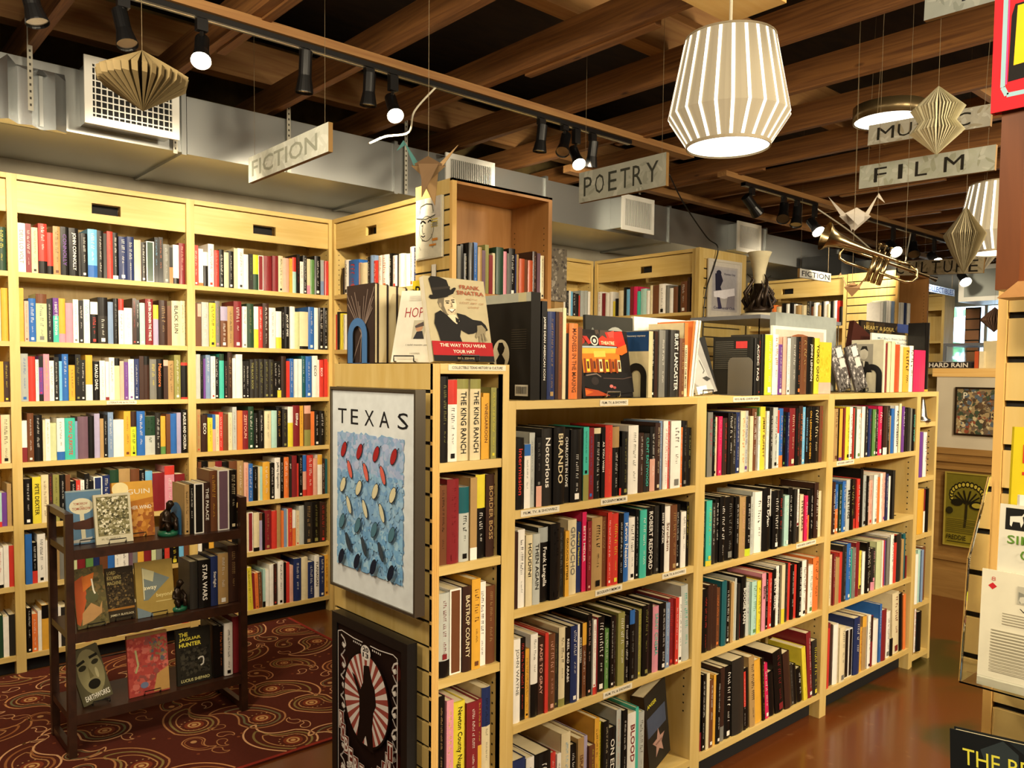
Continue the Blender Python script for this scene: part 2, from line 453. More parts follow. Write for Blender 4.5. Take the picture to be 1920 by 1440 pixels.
# each row: millimetre width, millimetre height, colours (body:lettering^top band_bottom band~lean) and the title on the spine
ROW('F1','X',1.832,1.178,1.6269,1,'''13 244 w:k;36 220 k:r Intermission;26 199 w:k^b18;24 233 G:g;24 218 k:g_P30;47 244 K:w Notorious;51 247 k:c BRANDO;26 239 k:w CHARLOTTE IN LOVE;50 237 k:w^k30;12 240 k;27 242 a:k_i35;27 239 R:b;34 237 k:w^c8;19 238 k:w AS YOU WISH;38 244 r:o;36 238 k:w^t30;10 168 k_r15;33 219 k:i;54 239 w:g;31 211 N:w;31 208 K:a CLINT EASTWOOD;30 231 k:w_P50;31 243 N:c;18 249 u:w;29 249 w:r;11 246 r:w;60 247 w:g;11 222 o:w;35 245 k:g;31 218 k:i''')
ROW('F2','X',1.832,0.872,1.6283,1,'''23 238 N;31 243 w:k;29 223 c:k HOUDINI;32 223 G:k THEN AGAIN;44 238 k:w^S20 Frank Langella;45 245 k:k;24 225 K:g;19 214 Y:k GROUCHO LETTERS;41 247 c:g GROUCHO;24 235 B:y Audrey Meadows;21 266 m:w BETTE MIDLER;21 234 R:P;53 243 t:k;25 239 n:t;22 253 r:w;36 246 r:y;23 242 k:w;35 241 b:w Kevin Nealon;34 222 w:k;19 246 k:w;38 243 a:w;50 247 k:w ROBERT REDFORD;29 248 K:g;22 252 k:w SISSY SPACEK;33 242 w:n Stroheim;41 243 n:t;27 240 k:w;33 211 w:k;17 244 k:y''')
ROW('F3','X',1.832,0.510,1.6241,1,'''14 107 k:w;35 264 w:g JOHN WAYNE;24 262 k:r;18 222 Y:k;33 266 w:k_k40;28 250 N:P FADE TO GRAY;16 259 r;35 250 n:P;18 244 K:i;31 262 c:k_i10;23 257 k:w REEL BAD ARABS;35 256 B:w;11 256 w;20 253 k:w JOHN WATERS;21 253 n:w^Y30;24 278 k:P;16 257 w:r_r10;7 262 R;46 257 k:w;22 211 e:w;22 251 k:w;15 247 N:g;37 257 i:w;30 240 k:w;29 255 k:g^b20;21 245 K;24 246 i:y;36 256 k:i;24 255 k;37 242 p:a SAINT CINEMA;38 248 k:w;25 243 u:w;34 253 R:r;23 251 r:w;29 251 w:k;45 291 G:a~-3''')
ROW('F4','X',1.832,0.120,1.6262,1,'''71 270 B:w;36 262 w:g;69 264 k:w;29 245 r:w;19 237 w:k;43 298 c:s;33 244 k:w;31 259 t:n ISRAEL;24 255 L;31 218 n:y;25 302 Y:k;14 282 y:k;30 281 k:c;46 245 k:w ON EDGE;26 300 G:o;26 293 k:w;46 273 w:R BLOOD;18 284 a;41 256 G:g''')
ROW('N1','X',1.832,1.342,1.3548,1,'''28 242 k:i;37 233 w:k^r30;44 235 c:k^i12 THE KING RANCH;41 235 c:k^i12 THE KING RANCH;12 183 Y;26 194 Y:n VINEGARROON;22 210 i:y;14 208 K''')
ROW('N2','X',1.832,1.049,1.3557,1,'''26 228 n:k;43 243 R:R;38 217 G:k^A35;26 242 t_w15;37 248 k:w^y40;33 246 N:t BORDER BOSS''')
ROW('N3','X',1.832,0.724,1.3531,1,'''40 244 G:R_k20;43 249 n:n^w3;33 251 N:c BASTROP COUNTY;34 268 Y:n;26 252 w:k;39 235 n:t''')
ROW('N4','X',1.832,0.390,1.3500,1,'''30 279 k:t;26 263 p:y;49 247 y:k Newton County Nuggets;44 235 R:w;17 235 R:y_Y40;35 265 c:k^B45''')
ROW('R1','X',1.832,1.202,2.6095,1,'''13 255 e;34 249 g:m;16 238 k:a;23 229 c:k;26 231 m:p;3 230 .;32 224 N:r;34 243 k:w;24 239 K:w;30 244 B:w;37 249 c:o;33 248 G:v;26 226 c;36 256 n:w;16 223 w:k;11 260 e:r;40 262 y:n JIMMY BUFFETT;21 243 w:k;30 258 K:w;38 257 G:k;14 245 w:k^r40;36 252 b:P_o20;26 237 k:e;14 234 B:w;52 251 R:c;35 250 k:r;36 259 N:o;27 253 s:w;21 251 k:s LEONARD COHEN;34 254 k:Y ON LEONARD COHEN;63 253 k:c;32 255 n:r''')
ROW('R2','X',1.832,0.855,2.6133,1,'''10 252 k:w;39 254 a:y_y8;32 240 K:w;28 254 k:w;38 260 k:w;65 255 k:g;29 251 k:w;46 247 t:P;41 245 k:w_l12;22 240 G:k;19 257 G;56 255 w:k;52 267 k:w Bob Dylan;18 258 K^w45;47 250 k:w;51 247 k:r;40 220 q:w;40 249 k:w;28 240 K:g;32 237 w:R_k30;32 211 c:k STEVE EARLE;29 203 m:w;26 222 k_o50;40 226 k:w;41 253 N:w;27 212 c''')
ROW('R3','X',1.832,0.514,2.6161,1,'''40 250 k:r;35 260 N;28 254 N;28 238 n:o;37 261 A;29 252 k:w;20 245 t;17 245 c:k;15 256 G;19 233 K;13 206 k_r50;39 256 k:w BOOGIE MAN;33 226 G:v;40 224 q:e;31 221 y:k;13 228 n;35 245 p:k Billie;16 241 k:w;29 239 r:w;33 250 k:w BILLY IDOL;27 260 w:k;23 256 K:w;30 258 c_y25;34 258 K:g;21 256 r;31 245 k:w;21 241 r;39 249 k:w;40 252 w:k;26 246 n:t;48 218 w:e;57 246 o:n''')
ROW('R4','X',1.832,0.118,2.6208,1,'''14 302 k_R25;21 304 k:w;21 306 c;35 270 n:w;18 286 Y:c;32 282 k:w;33 300 N_g20;52 298 k:w;91 314 K~-2;15 251 k:w^r60~-3;31 259 k~-3;44 303 t:k~-4;61 274 Y~-5;18 278 k:y~-5;40 244 m:w~-6;51 197 k~-7;78 279 k:R~-8;58 259 N~-8;27 193 K:g~-8;32 186 k~-8;46 158 k:w~-8;37 250 y:y~-8;43 309 R:w~-6;48 260 K:y~-4''')
ROW('T1','X',1.832,1.197,3.6190,1,'''42 245 t:n;11 245 k;31 244 Y_v6;14 236 w:k;17 246 R;44 251 y:k;41 249 w:n;10 244 r;20 249 E;42 237 w:e;25 217 G:r^o10;37 249 w;31 249 K:w;32 237 B:r;19 234 k;39 233 e:w;26 232 k:w;53 246 m:w;47 245 N_w15;27 247 k:w;41 195 t;42 231 b;42 245 w:k PAUL ROBESON;32 256 c;36 240 v:w;40 227 k;29 233 K;22 229 g;37 225 k:a DOO WOP''')
ROW('T2','X',1.832,0.852,3.5990,1,'''28 251 p:w;34 245 N:w;35 231 b:w_o50;26 229 E:w;35 242 b:w;39 246 G:k MEETING;48 245 k:i;28 242 k_r20;34 241 r:w;31 287 k;41 255 S:k;32 246 k:w;39 222 P:r;43 247 w:g;37 231 o;30 249 w:n;34 250 P:v;27 241 B:w;31 227 w;14 231 k;32 254 K''')
ROW('T3','X',1.832,0.510,3.6013,1,'''25 250 k;26 243 c:k;19 246 R:w;46 222 t;30 243 r;44 270 K:g;41 274 b:w;10 244 a;38 247 g:w;42 268 R;32 220 y:k_n15;32 212 w;36 255 k:w;7 221 b;29 219 k:c;45 214 K:p_p20;64 244 z;15 242 w;19 240 r;23 234 v;35 247 g;40 260 w:k;36 252 r^k15;53 253 K;33 219 t;33 244 A;17 121 R''')
ROW('T4','X',1.832,0.118,3.6158,1,'''19 288 r;23 307 R;26 294 N;50 290 w;59 268 c:g;52 241 k:w^w3;36 240 k:i^w3;66 284 B:w;33 223 Y:r;46 275 t^Y20;34 271 w:k;35 260 R^N50;62 230 w;27 303 b:w;59 267 R;60 243 w:g;28 93 k;81 329 c:R~-3;53 313 k~-3;34 301 o~-3''')
ROW('E2','X',1.832,1.045,4.5825,1,'''47 247 v;47 245 w:k;27 225 R''')
ROW('E3','X',1.832,0.730,4.5715,1,'''19 223 w;81 246 Y;30 238 R_w50;38 242 k''')
ROW('E4','X',1.832,0.345,4.5532,1,'''22 272 E;39 275 w;40 295 q;31 290 u;49 307 n''')
ROW('E5','X',1.832,0.070,4.5288,1,'''27 252 G:B;35 255 t;41 261 w:r;52 221 k''')
ROW('Wa','X',4.810,2.085,0.8752,1,'''39 250 w:g DEUS LO VOLT;25 251 R:w;30 234 c:k;41 257 r:w_k25;28 215 r_k20;35 252 t:n;39 254 k:v CONNOLLY;47 252 k:w JOHN CONNOLLY;12 229 K;32 231 k:w;47 257 s:w_b25;32 254 k:w;18 244 K;30 257 r:o;28 253 k:w_w8;44 235 B:w;37 240 B:w;24 227 z;13 229 P;29 218 K:w;43 227 E^w3;22 253 k:s;25 256 k:o;36 220 g:G;20 206 k_o45;34 223 w_k15;37 236 R:P''')
ROW('Wb','X',4.810,1.731,0.8776,1,'''22 273 Y;20 208 P:n;34 223 b:w;51 249 z:g^n20;26 225 k:w;28 232 v:w_a60 I SHOT THE BUDDHA;33 232 Y_p20;36 210 p;27 231 w:g;24 227 k:w;32 234 w:a;37 223 k:r^w30;50 250 K:w^k40;28 228 u;28 249 k:g;28 248 w:k^r25;44 201 w:G;21 256 N:r;19 249 k:w;29 234 q:w;43 258 R:w JUSTIN CRONIN THE TWELVE;30 227 L^y35;47 255 N:t;25 226 n;48 257 c:k BLACK SUN;29 259 c:n''')
ROW('Wc','X',4.810,1.422,0.8763,1,'''36 246 S:b;34 232 r;15 217 w:k;20 235 v:m^k25_k15;29 246 p:y;22 212 w:k;24 231 k:w;14 210 s;31 248 b:w;31 190 Y:k;27 247 k:i;25 218 k:w;35 245 Y_w35;35 211 k:w ROALD DAHL;29 216 w:P;18 211 w_R8;28 234 w:k;28 231 z^k18;22 215 P;22 210 v:L;30 227 w:v;27 228 B:w;24 245 N;32 245 N^k20;38 229 g:y;37 230 k:o Manticore;26 225 N^P15;34 222 t:k;37 255 i:w;40 212 k^r8_r5''')
ROW('Wd','X',4.810,1.107,0.8772,1,'''25 215 w_R35;30 253 n:w;41 242 k:w;12 215 c;23 220 w:e;31 198 z;38 223 w:k_b20;51 222 a:r DON QUIXOTE;12 204 u;52 228 x;30 229 k;29 242 L;19 214 t;19 233 k:w;29 248 u:w;54 206 w;37 252 Y:n;31 251 l:k^N35;45 250 b:w;56 220 G:E^E50;30 239 K:w;29 218 Y_e20;24 229 n;36 231 b;25 236 L;36 253 k:w PLAGUE AND CHOLERA''')
ROW('We','X',4.810,0.782,0.8803,1,'''39 237 k:w;41 244 y:k PETE DEXTER;35 252 c:n;21 255 N:r;31 248 i:k;29 246 k:w;24 244 n;27 207 k:w;22 210 r:w;20 208 w:k;25 242 k:w;20 202 k;45 221 B:w^w3;38 226 B:w;47 253 E;60 255 t;48 251 n;30 243 k:w;41 232 s;66 219 R:R^R20;56 255 p:w^r20;57 204 R''')
ROW('Wf','X',4.810,0.466,0.8815,1,'''32 263 b;24 216 k:w_r30;39 256 w:k;36 217 w;30 199 t;37 208 g;25 204 L;22 187 z;41 197 R;38 192 e;32 187 B;42 189 n;36 177 b;27 180 w:k;47 175 w:k;20 164 x;27 168 g;34 171 Y;42 159 R;25 162 z;32 151 g;14 148 k:a;29 145 r:o;51 147 k:y;29 142 s;30 146 n;45 149 Y''')
ROW('Wg','X',4.810,0.102,0.8836,1,'''23 236 k:w;27 200 o:w;18 213 w;33 239 Y^k30;58 220 w;43 211 K;25 212 n;47 205 w:k;38 204 R:w;36 190 k;26 177 i;33 179 k;27 181 k:w;67 179 w:k;27 170 r;34 172 k;35 158 n;35 159 R:w;57 151 w;29 151 y;29 146 o;44 146 c;44 138 r''')
ROW('Va','X',4.810,2.085,1.7699,1,'''26 233 r:w;27 215 w_o8;29 199 w_k60;36 250 w:r;29 216 r:P;29 223 k:w;29 210 c;32 220 k:w;25 240 c;38 243 w:K;30 211 w;27 216 K:e;36 214 l_E45;35 215 R^w3;53 215 R;40 220 R;32 223 c:k;43 214 P;22 215 Y:i;28 225 r_q60;22 245 k:r;25 202 w:k;28 243 K:w;24 225 c_p25;30 223 e;43 249 k:w;25 227 S_u40;33 222 r''')
ROW('Vb','X',4.810,1.731,1.7709,1,'''16 252 n;24 249 P_n70;43 260 G:w;39 258 y:k;29 272 g:p;44 241 n:w^L35;40 246 t:k;50 278 R:w;30 249 w:g;44 268 E:i;30 253 w_y45;29 255 r:w;41 277 N:w;45 252 w:k;38 232 w_y30;22 246 k:w;33 265 k:w JACK OF SPIES;33 267 w;36 236 z;62 239 c_k8;43 273 b:w;29 270 w;35 272 k:w;35 274 k:w''')
ROW('Vc','X',4.810,1.422,1.7748,1,'''28 262 G;16 251 k:i;13 237 v;29 259 u:w;28 252 w:r;25 248 k:w;29 267 a^E15;21 225 k:P;30 278 N:t;22 242 w;43 267 w;23 226 k:w;20 227 k:w;31 237 K:i THE BLACK BOOK;31 240 K:i;31 241 K:i;33 241 K:i;31 239 K:i;24 230 k:w;27 230 k:w_y20;33 261 N;25 231 r;28 247 b:w;25 245 w;27 245 w;29 266 A:w;44 264 b:w;40 268 w:k ECO;13 242 w;32 242 r:w ECO;26 248 r;22 230 o''')
ROW('Vd','X',4.810,1.107,1.7764,1,'''24 252 t:r;38 220 N:w ECO;31 200 y:k;19 219 b_P60;22 218 c:n;26 232 r:w;32 219 n;25 228 c:n;27 262 G:g;33 239 o;39 238 R:P ZEITOUN;36 262 E:w;31 221 k:w;34 236 k:w;45 232 c:k;38 234 q;38 253 k:Y;36 239 K:i;37 256 w_y60;50 263 R:w EllRoy;25 260 Y:k;47 262 n^P20_i40;27 222 o;39 224 k:w;38 223 k:w''')
ROW('Ve','X',4.810,0.782,1.7795,1,'''20 267 n;40 269 k;43 263 t;44 263 R;41 257 k;52 257 n;40 256 t:w;30 242 P:r;32 233 b:w;31 213 k:w;11 212 c;18 211 q;48 238 Y:w;31 230 k:w;39 260 w:k Jeffrey Eugenides;24 265 k:w;36 259 o:w;17 265 K:w SPLIT;35 267 R;12 215 r;29 267 k:w;29 266 P^b40_r15;44 263 r:w;32 239 P;34 263 w^Y25;22 232 N:w;20 230 A''')
ROW('Vf','X',4.810,0.466,1.7763,1,'''26 271 w;40 271 k;37 270 Y;51 268 R;52 256 t;45 251 k;44 242 w;16 243 c;32 247 R^w3;38 240 c_k10;22 236 L^n20;15 234 k;44 247 R:t;36 241 r;29 276 t;17 235 o;21 247 u;10 242 c;29 244 r:y;23 230 w_o50;25 224 c:r;37 253 G;55 274 K:t;54 268 k:i;45 263 N:r''')
ROW('Vg','X',4.810,0.102,1.7759,1,'''33 284 w;33 286 k;51 269 Y;34 266 o;52 266 k;53 251 R;46 250 w;39 267 y:k~-3;14 228 R~-2;22 225 o:n~-2;27 225 n:c~-2;17 243 q_k15;26 232 w;28 264 w;28 263 N:r;40 276 w:k;17 264 k;23 261 r;29 236 P;53 277 B:w;47 277 c;46 241 B:w;36 279 w:k FLANAGAN;37 266 B:w;35 272 Y:n''')
ROW('Ua','X',4.810,2.085,0.7558,1,'''30 207 r;41 219 E:y''')
ROW('Ub','X',4.810,1.731,0.7531,1,'''26 254 k;19 260 c;31 267 Y''')
ROW('Uc','X',4.810,1.422,0.7470,1,'''22 208 r;35 204 Y;26 204 N:y''')
ROW('Ud','X',4.810,1.107,0.7451,1,'''17 247 k;24 242 r;42 248 c:k''')
ROW('Ue','X',4.810,0.782,0.7430,1,'''17 198 w;22 176 q_r15;24 174 v;20 218 t''')
ROW('Uf','X',4.810,0.466,0.7339,1,'''22 217 k;28 207 w:r_k8;24 217 w;26 213 r''')
ROW('Ug','X',4.810,0.102,0.7268,1,'''22 232 w;28 221 E;26 209 w;34 216 K''')
ROW('Sa','Y',2.670,2.085,4.6843,-1,'''25 170 k;54 217 w:k;118 209 b:r;20 186 P;79 179 c;27 213 k:w;42 218 u;49 181 r:w;56 208 w:o;69 205 w:o;32 208 k:w;50 192 w:r;28 192 k;55 194 w;53 188 w;48 223 w:o;23 215 B:w''')
ROW('Sb','Y',2.670,1.731,4.7809,-1,'''28 230 r;35 246 k;34 234 y;54 225 w''')
ROW('Xa','X',3.345,2.013,2.5765,1,'''23 231 g;18 242 k;28 196 k:c;36 254 K;26 259 b:w;29 238 t;24 224 x;27 256 i;27 205 R;19 218 c;52 251 E;28 234 p;11 226 g;48 254 k:w;11 228 B;20 229 t;40 207 f;23 206 n;38 204 f;33 257 N:P;27 250 x;30 240 c:k''')
ROW('Ba','X',4.940,2.085,4.8318,1,'''111 197 t;33 222 w;28 211 k:w;24 213 w;24 208 s;34 197 k:w;44 193 k;24 182 r;59 225 S;40 229 S;30 224 w;30 227 n''')
ROW('Ca','Y',5.310,2.085,4.8907,-1,'''52 219 w:r;42 204 R;46 201 w;41 210 w;27 128 y;30 149 k;55 214 c;34 239 k;37 220 s;36 240 R;48 237 m;31 195 a;64 214 q;35 194 w;28 235 c;69 232 n;68 238 w:k;33 223 g;40 199 w;46 207 n;29 215 k;62 243 n:w;26 271 N''')
ROW('Cb','Y',5.310,1.731,5.0446,-1,'''33 288 y;39 277 w;39 262 k;51 275 c;50 259 w;50 280 r;56 269 w''')
ROW('Da','Y',7.720,2.085,4.6752,-1,'''31 238 w;62 236 o;61 219 c;53 250 k;38 240 w;45 252 k;22 236 w;66 220 t;58 217 c;43 254 K:c;29 199 n;43 237 w;35 208 t;28 246 k;35 244 w;35 216 c;35 240 k;34 245 w;27 243 r;34 183 k;27 220 c''')
ROW('Ea','X',3.360,2.040,7.4502,1,'''54 222 w;55 238 S;55 253 w;56 269 w;71 249 u;57 241 L;58 244 w;73 248 w;74 291 B;69 296 w''')
ROW('K1','X',3.630,0.863,1.2857,1,'''22 221 t:k;17 223 k:w;43 224 k^w3;30 225 N:w THE PALACE;35 276 n:Y;55 276 x^w3;36 273 k:c''')
ROW('K2','X',3.630,0.523,1.3030,1,'''36 215 K;56 217 k:w STAR WARS;33 226 B:w Starlight;50 233 t:w;51 263 N:t''')
ROW('K3','X',3.630,0.185,1.4079,1,'''25 243 k;22 234 k:o;40 244 w:k;34 266 R''')
ROW('P1','X',1.840,1.513,1.7503,1,'''24 307 k:w JAMES DEAN AMERICAN ICON;35 276 B:t;14 277 N;17 277 n:r;15 291 c;13 211 k;41 243 o:n MADNESS IN THE MAKING;25 234 n''')
ROW('P2','X',1.840,1.513,2.2863,1,'''21 228 k:w;18 236 N;36 241 g:w;34 244 k;53 244 K:w BURT LANCASTER;32 215 n:t;21 274 c:k^o30 TARZAN OF THE MOVIES;12 283 o~6;8 287 w~7;9 288 w~7;9 288 w:k~8''')
ROW('P3','X',1.840,1.513,2.9433,1,'''38 233 k:w AC/DC FAQ;14 250 K:r;29 251 k;59 250 l:w;45 254 w:r;41 213 v:w;31 246 P;26 242 w:k;48 249 g:w;38 250 k:o;55 252 n:t;62 254 k:w JOHN LENNON;46 250 y:k YOKO ONO''')
ROW('P4','X',1.840,1.513,4.1202,1,'''51 248 R;37 253 c;45 260 c;61 246 f;38 234 c;78 235 Y:k;56 244 w:k;148 223 m;51 375 k_Y3''')
# ================================================================== the room
TS = .026
struct(MB().box(-4, -4, -.05, 13.2, 5.3, 0), 'floor', FLOOR)
struct(MB().box(-4, 5.13, 0, 13.2, 5.25, 2.76), 'wall_back', WALLG)
struct(MB().box(-4, 5.14, 2.76, 13.2, 5.25, 3.74), 'wall_back_upper', WALLB)
struct(MB().box(-4.1, -4, 0, -4, 5.3, 3.74), 'wall_left', WALLC)
struct(MB().box(-4.1, -4.1, 0, 13.2, -4, 3.74), 'wall_front', WALLC)
# far wall with its window and glazed door
fw_ = MB()
FX = 12.2
def far(y0, z0, y1, z1): fw_.box(FX, y0, z0, FX + .12, y1, z1)
far(4.62, 0, 5.3, 3.74); far(3.52, 2.62, 4.62, 3.74); far(3.52, 0, 4.62, .95); far(3.50, 0, 3.52, 3.74)
far(2.30, 2.18, 3.50, 3.74); far(3.36, 0, 3.50, 2.18); far(-4, 0, 2.30, 3.74)
struct(fw_, 'wall_right', WALLW)
w = MB()
for (y0, z0, y1, z1) in ((4.56, .95, 4.62, 2.62), (3.52, .95, 3.58, 2.62), (3.58, 2.56, 4.56, 2.62), (3.58, .95, 4.56, 1.01), (4.05, 1.01, 4.09, 2.56)):
    w.box(FX - .02, y0, z0, FX + .1, y1, z1)
wo = struct(w, 'window_1', WHITE)
MB().box(FX + .04, 3.58, 1.01, FX + .05, 4.56, 2.56).build('window_pane', ACRYLIC, wo)
w = MB()
for (y0, z0, y1, z1) in ((2.30, 0, 2.52, 2.18), (3.20, 0, 3.36, 2.18), (2.52, 1.98, 3.20, 2.18), (2.52, 0, 3.20, .5)):
    w.box(FX + .02, y0, z0, FX + .08, y1, z1)
do = struct(w, 'door_1', WALLW)
MB().box(FX + .04, 2.52, .5, FX + .05, 3.20, 1.98).build('door_pane', ACRYLIC, do)
tr = MB()
for (y0, z0, y1, z1) in ((3.36, 0, 3.44, 2.26), (2.22, 0, 2.30, 2.26), (2.22, 2.18, 3.44, 2.27)): tr.box(FX - .03, y0, z0, FX, y1, z1)
struct(tr, 'trim_1', WHITE)
struct(MB().box(-4, -4, 3.72, 13.2, 5.25, 3.78), 'ceiling', DECK)
i = 0
x = -3.45
while x < 12.2:
    struct(MB().box(x, -4, 3.05, x + .042, 5.12, 3.195), 'ceiling_joist', JOIST)
    if i % 3 == 1:
        struct(MB().box(x + .042, 1.1 + (i % 4) * .5, 3.06, x + .612, 1.14 + (i % 4) * .5, 3.19), 'joist_blocking', JOIST2)
    if i % 2 == 0:
        struct(MB().box(x + .044, 2.2 + (i % 5) * .25, 3.04, x + .085, 3.0 + (i % 5) * .25, 3.12), 'joist_sister_board', JOIST)
    x += .612; i += 1
for yy in (-1.2, .9, 2.6, 4.4): struct(MB().box(-4, yy, 3.196, 13.1, yy + .09, 3.40), 'ceiling_beam', JOIST2)
struct(MB().box(-3.9, 3.27, 3.01, 4.46, 3.355, 3.048), 'ceiling_strip', JOIST2)
struct(MB().box(5.02, 3.40, 3.01, 12.1, 3.475, 3.048), 'ceiling_strip', JOIST2)
struct(MB().box(4.1, 4.05, 3.0, 12.1, 4.12, 3.048), 'ceiling_strip', JOIST2)
struct(MB().box(1.9, 1.70, 3.015, 2.88, 1.955, 3.048), 'ceiling_mount_board', PINE_H)
# rug with paisley figures
rug = MB(); rug.box(-.9, 3.08, 0.0005, 2.352, 4.80, .009, '521d0d')
rr = random.Random(11)
def okp(p): return -.88 < p[0] < 2.33 and 3.10 < p[1] < 4.78
def ring(cx, cy, R, th, col, z, rot, flip, curl=1.0, fill=False, cut=1.0):
    """comma shape: a round body whose tail curls over to one side"""
    n = 22; L = []; Rr = []
    for k in range(n + 1):
        s_ = k / n * cut
        ang = flip * (s_ ** 1.5) * 2.1 * curl
        if k == 0: px, py, a0 = 0.0, 0.0, 0.0
        else:
            px += math.cos(a0) * R * 2.3 / n * cut; py += math.sin(a0) * R * 2.3 / n * cut
        a0 = ang; rad = R * .78 * (1 - s_) ** .85 + R * .012
        L.append((px - math.sin(a0) * rad, py + math.cos(a0) * rad)); Rr.append((px + math.sin(a0) * rad, py - math.cos(a0) * rad))
    back = [(R * .78 * math.cos(t), R * .78 * math.sin(t)) for t in [PI * 1.5 - PI * q / 12 for q in range(1, 12)]]
    pts = L + Rr[::-1] + back
    out = [(cx + p[0] * math.cos(rot) - p[1] * math.sin(rot), cy + p[0] * math.sin(rot) + p[1] * math.cos(rot)) for p in pts]
    m = len(out)
    for k in range(m):
        p, q = out[k], out[(k + 1) % m]
        if not (okp(p) and okp(q)): continue
        dx, dy = q[0] - p[0], q[1] - p[1]; l = math.hypot(dx, dy)
        if l < 1e-6: continue
        nx, ny = -dy / l * th * .5, dx / l * th * .5
        rug.quad((p[0] + nx, p[1] + ny, z), (q[0] + nx, q[1] + ny, z), (q[0] - nx, q[1] - ny, z), (p[0] - nx, p[1] - ny, z), col)
def disc(cx, cy, r_, col, z, n=14, hole=0.0):
    if not all(okp((cx + dx * r_, cy + dy * r_)) for dx, dy in ((1, 0), (-1, 0), (0, 1), (0, -1))): return
    P_ = [(cx + r_ * math.cos(2 * PI * i / n), cy + r_ * math.sin(2 * PI * i / n)) for i in range(n)]
    if not hole: rug.poly([(p[0], p[1], z) for p in P_], col); return
    for i in range(n):
        p, q = P_[i], P_[(i + 1) % n]; f = hole
        rug.quad((p[0], p[1], z), (q[0], q[1], z), (cx + (q[0] - cx) * f, cy + (q[1] - cy) * f, z), (cx + (p[0] - cx) * f, cy + (p[1] - cy) * f, z), col)
placed = []
for size, tries in ((.19, 900), (.135, 900), (.085, 1500), (.045, 2500), (.02, 1800)):
    for _ in range(tries):
        cx = rr.uniform(-.85, 2.3); cy = rr.uniform(3.1, 4.78)
        if any(math.hypot(cx - p[0], cy - p[1]) < (p[2] + size) * .80 for p in placed): continue
        placed.append((cx, cy, size)); rot = rr.uniform(0, 2 * PI); fl = rr.choice((-1, 1)); z = .0096
        oc = rr.choice(('dca878', 'd09866', 'c68a58', 'b27a4a')); ic = rr.choice(('8a7440', '6f6a48', '9a5f34'))
        bx, by = cx - math.cos(rot) * size * .38, cy - math.sin(rot) * size * .38
        if size > .05:
            ring(bx, by, size * .70, .0085 if size > .1 else .006, oc, z, rot, fl)
            ring(bx, by, size * .54, .010 if size > .1 else .005, ic, z - .0003, rot, fl, .9, cut=.9)
            if size > .1:
                ring(bx, by, size * .40, .006, 'b98350', z, rot, fl, .8, cut=.85)
                disc(bx, by, size * .22, '7c3418', z + .0001, 16); disc(bx, by, size * .15, 'c89a60', z + .0003, 14, .7); disc(bx, by, size * .06, 'c89a60', z + .0003)
                for k in range(16):
                    t = 2 * PI * k / 16; disc(bx + size * .305 * math.cos(t), by + size * .305 * math.sin(t), .0042, 'b8905a', z + .0003, 6)
            else: disc(bx, by, size * .16, 'b98a58', z, 10)
        elif size > .03: ring(bx, by, size * .62, .0045, oc, z, rot, fl)
        else: disc(cx, cy, size * .38, rr.choice(('8a4a24', 'a8763e', '7a3a1c')), z, 10)
rug.box(-.9, 3.08, .0091, 2.352, 3.098, .0094, '8c2a1c'); rug.box(2.334, 3.098, .0091, 2.352, 4.80, .0094, '8c2a1c')
RUGM = painted('wool_rug', .95, .10, 90)
tag(rug.build('rug', RUGM), 'dark red rug with a tan paisley pattern on the concrete floor', 'rug')

# ================================================================== cases
def pins(mb, x, y0, y1, z0, z1, sgn):
    z = z0
    while z < z1:
        for y in (y0, y1):
            mb.box(x, y - .003, z - .003, x + sgn * .0006, y + .003, z + .003, '2a1c0c', 1)
        z += .032
def bookcase(label, group, loc, rotz, W, D, H, shelves, z0=.0, side=.030, header=None, kick=.09, top=True, mats=None, left=True, slat_left=None, doubled=False, backcol=None, topz=None, name='bookcase'):
    """local frame: x along the front, y into the case, front plane y=0"""
    V, Hh = mats or (MAPLE_V, MAPLE_H)
    t = thing(name, label, 'bookcase', loc, rotz, group)
    for k, (xa, xb) in enumerate(((0, side), (W - side, W))):
        if slat_left is not None and k == 0: continue
        m = MB(); m.box(xa, 0, 0, xb, D, H)
        if k == 0: pins(m, xb + .0003, .035, D * (.5 if doubled else 1) - .04, .3, H - .15, 1)
        else: pins(m, xa - .0003, .035, D * (.5 if doubled else 1) - .04, .3, H - .15, -1)
        m.build('side_panel', [V, BLACKM], t)
    yb = D * .5 if doubled else D - .012
    MB().box(side + .001, yb, kick + .002, W - side - .001, yb + .01, H - TS - .001).build('back_panel', V, t)
    for z in shelves:
        if doubled: MB().box(side + .0005, .0, z, W - side - .0005, yb, z + TS).build('shelf', Hh, t)
        else: MB().box(side + .0005, .001, z, W - side - .0005, yb, z + TS).build('shelf', Hh, t)
    if top: MB().box(0 if topz else side + .0005, 0, (topz or H) - TS, W if topz else W - side - .0005, D, (topz or H)).build('top_panel', Hh, t)
    if kick: MB().box(side * .5, .05, .001, W - side * .5, .065, min(shelves) - .001).build('toe_kick', BLACKM, t)
    if header:
        za, zb, sx, sw, sz, sh = header
        m = MB(); ya, yc = .012, .03
        m.box(side, ya, za, sx, yc, zb); m.box(sx + sw, ya, za, W - side, yc, zb)
        m.box(sx, ya, za, sx + sw, yc, sz); m.box(sx, ya, sz + sh, sx + sw, yc, zb)
        m.box(sx - .002, yc + .04, sz - .002, sx + sw + .002, yc + .045, sz + sh + .002, 'k', 1)
        m.build('header_panel', [Hh, BLACKM], t)
    return t
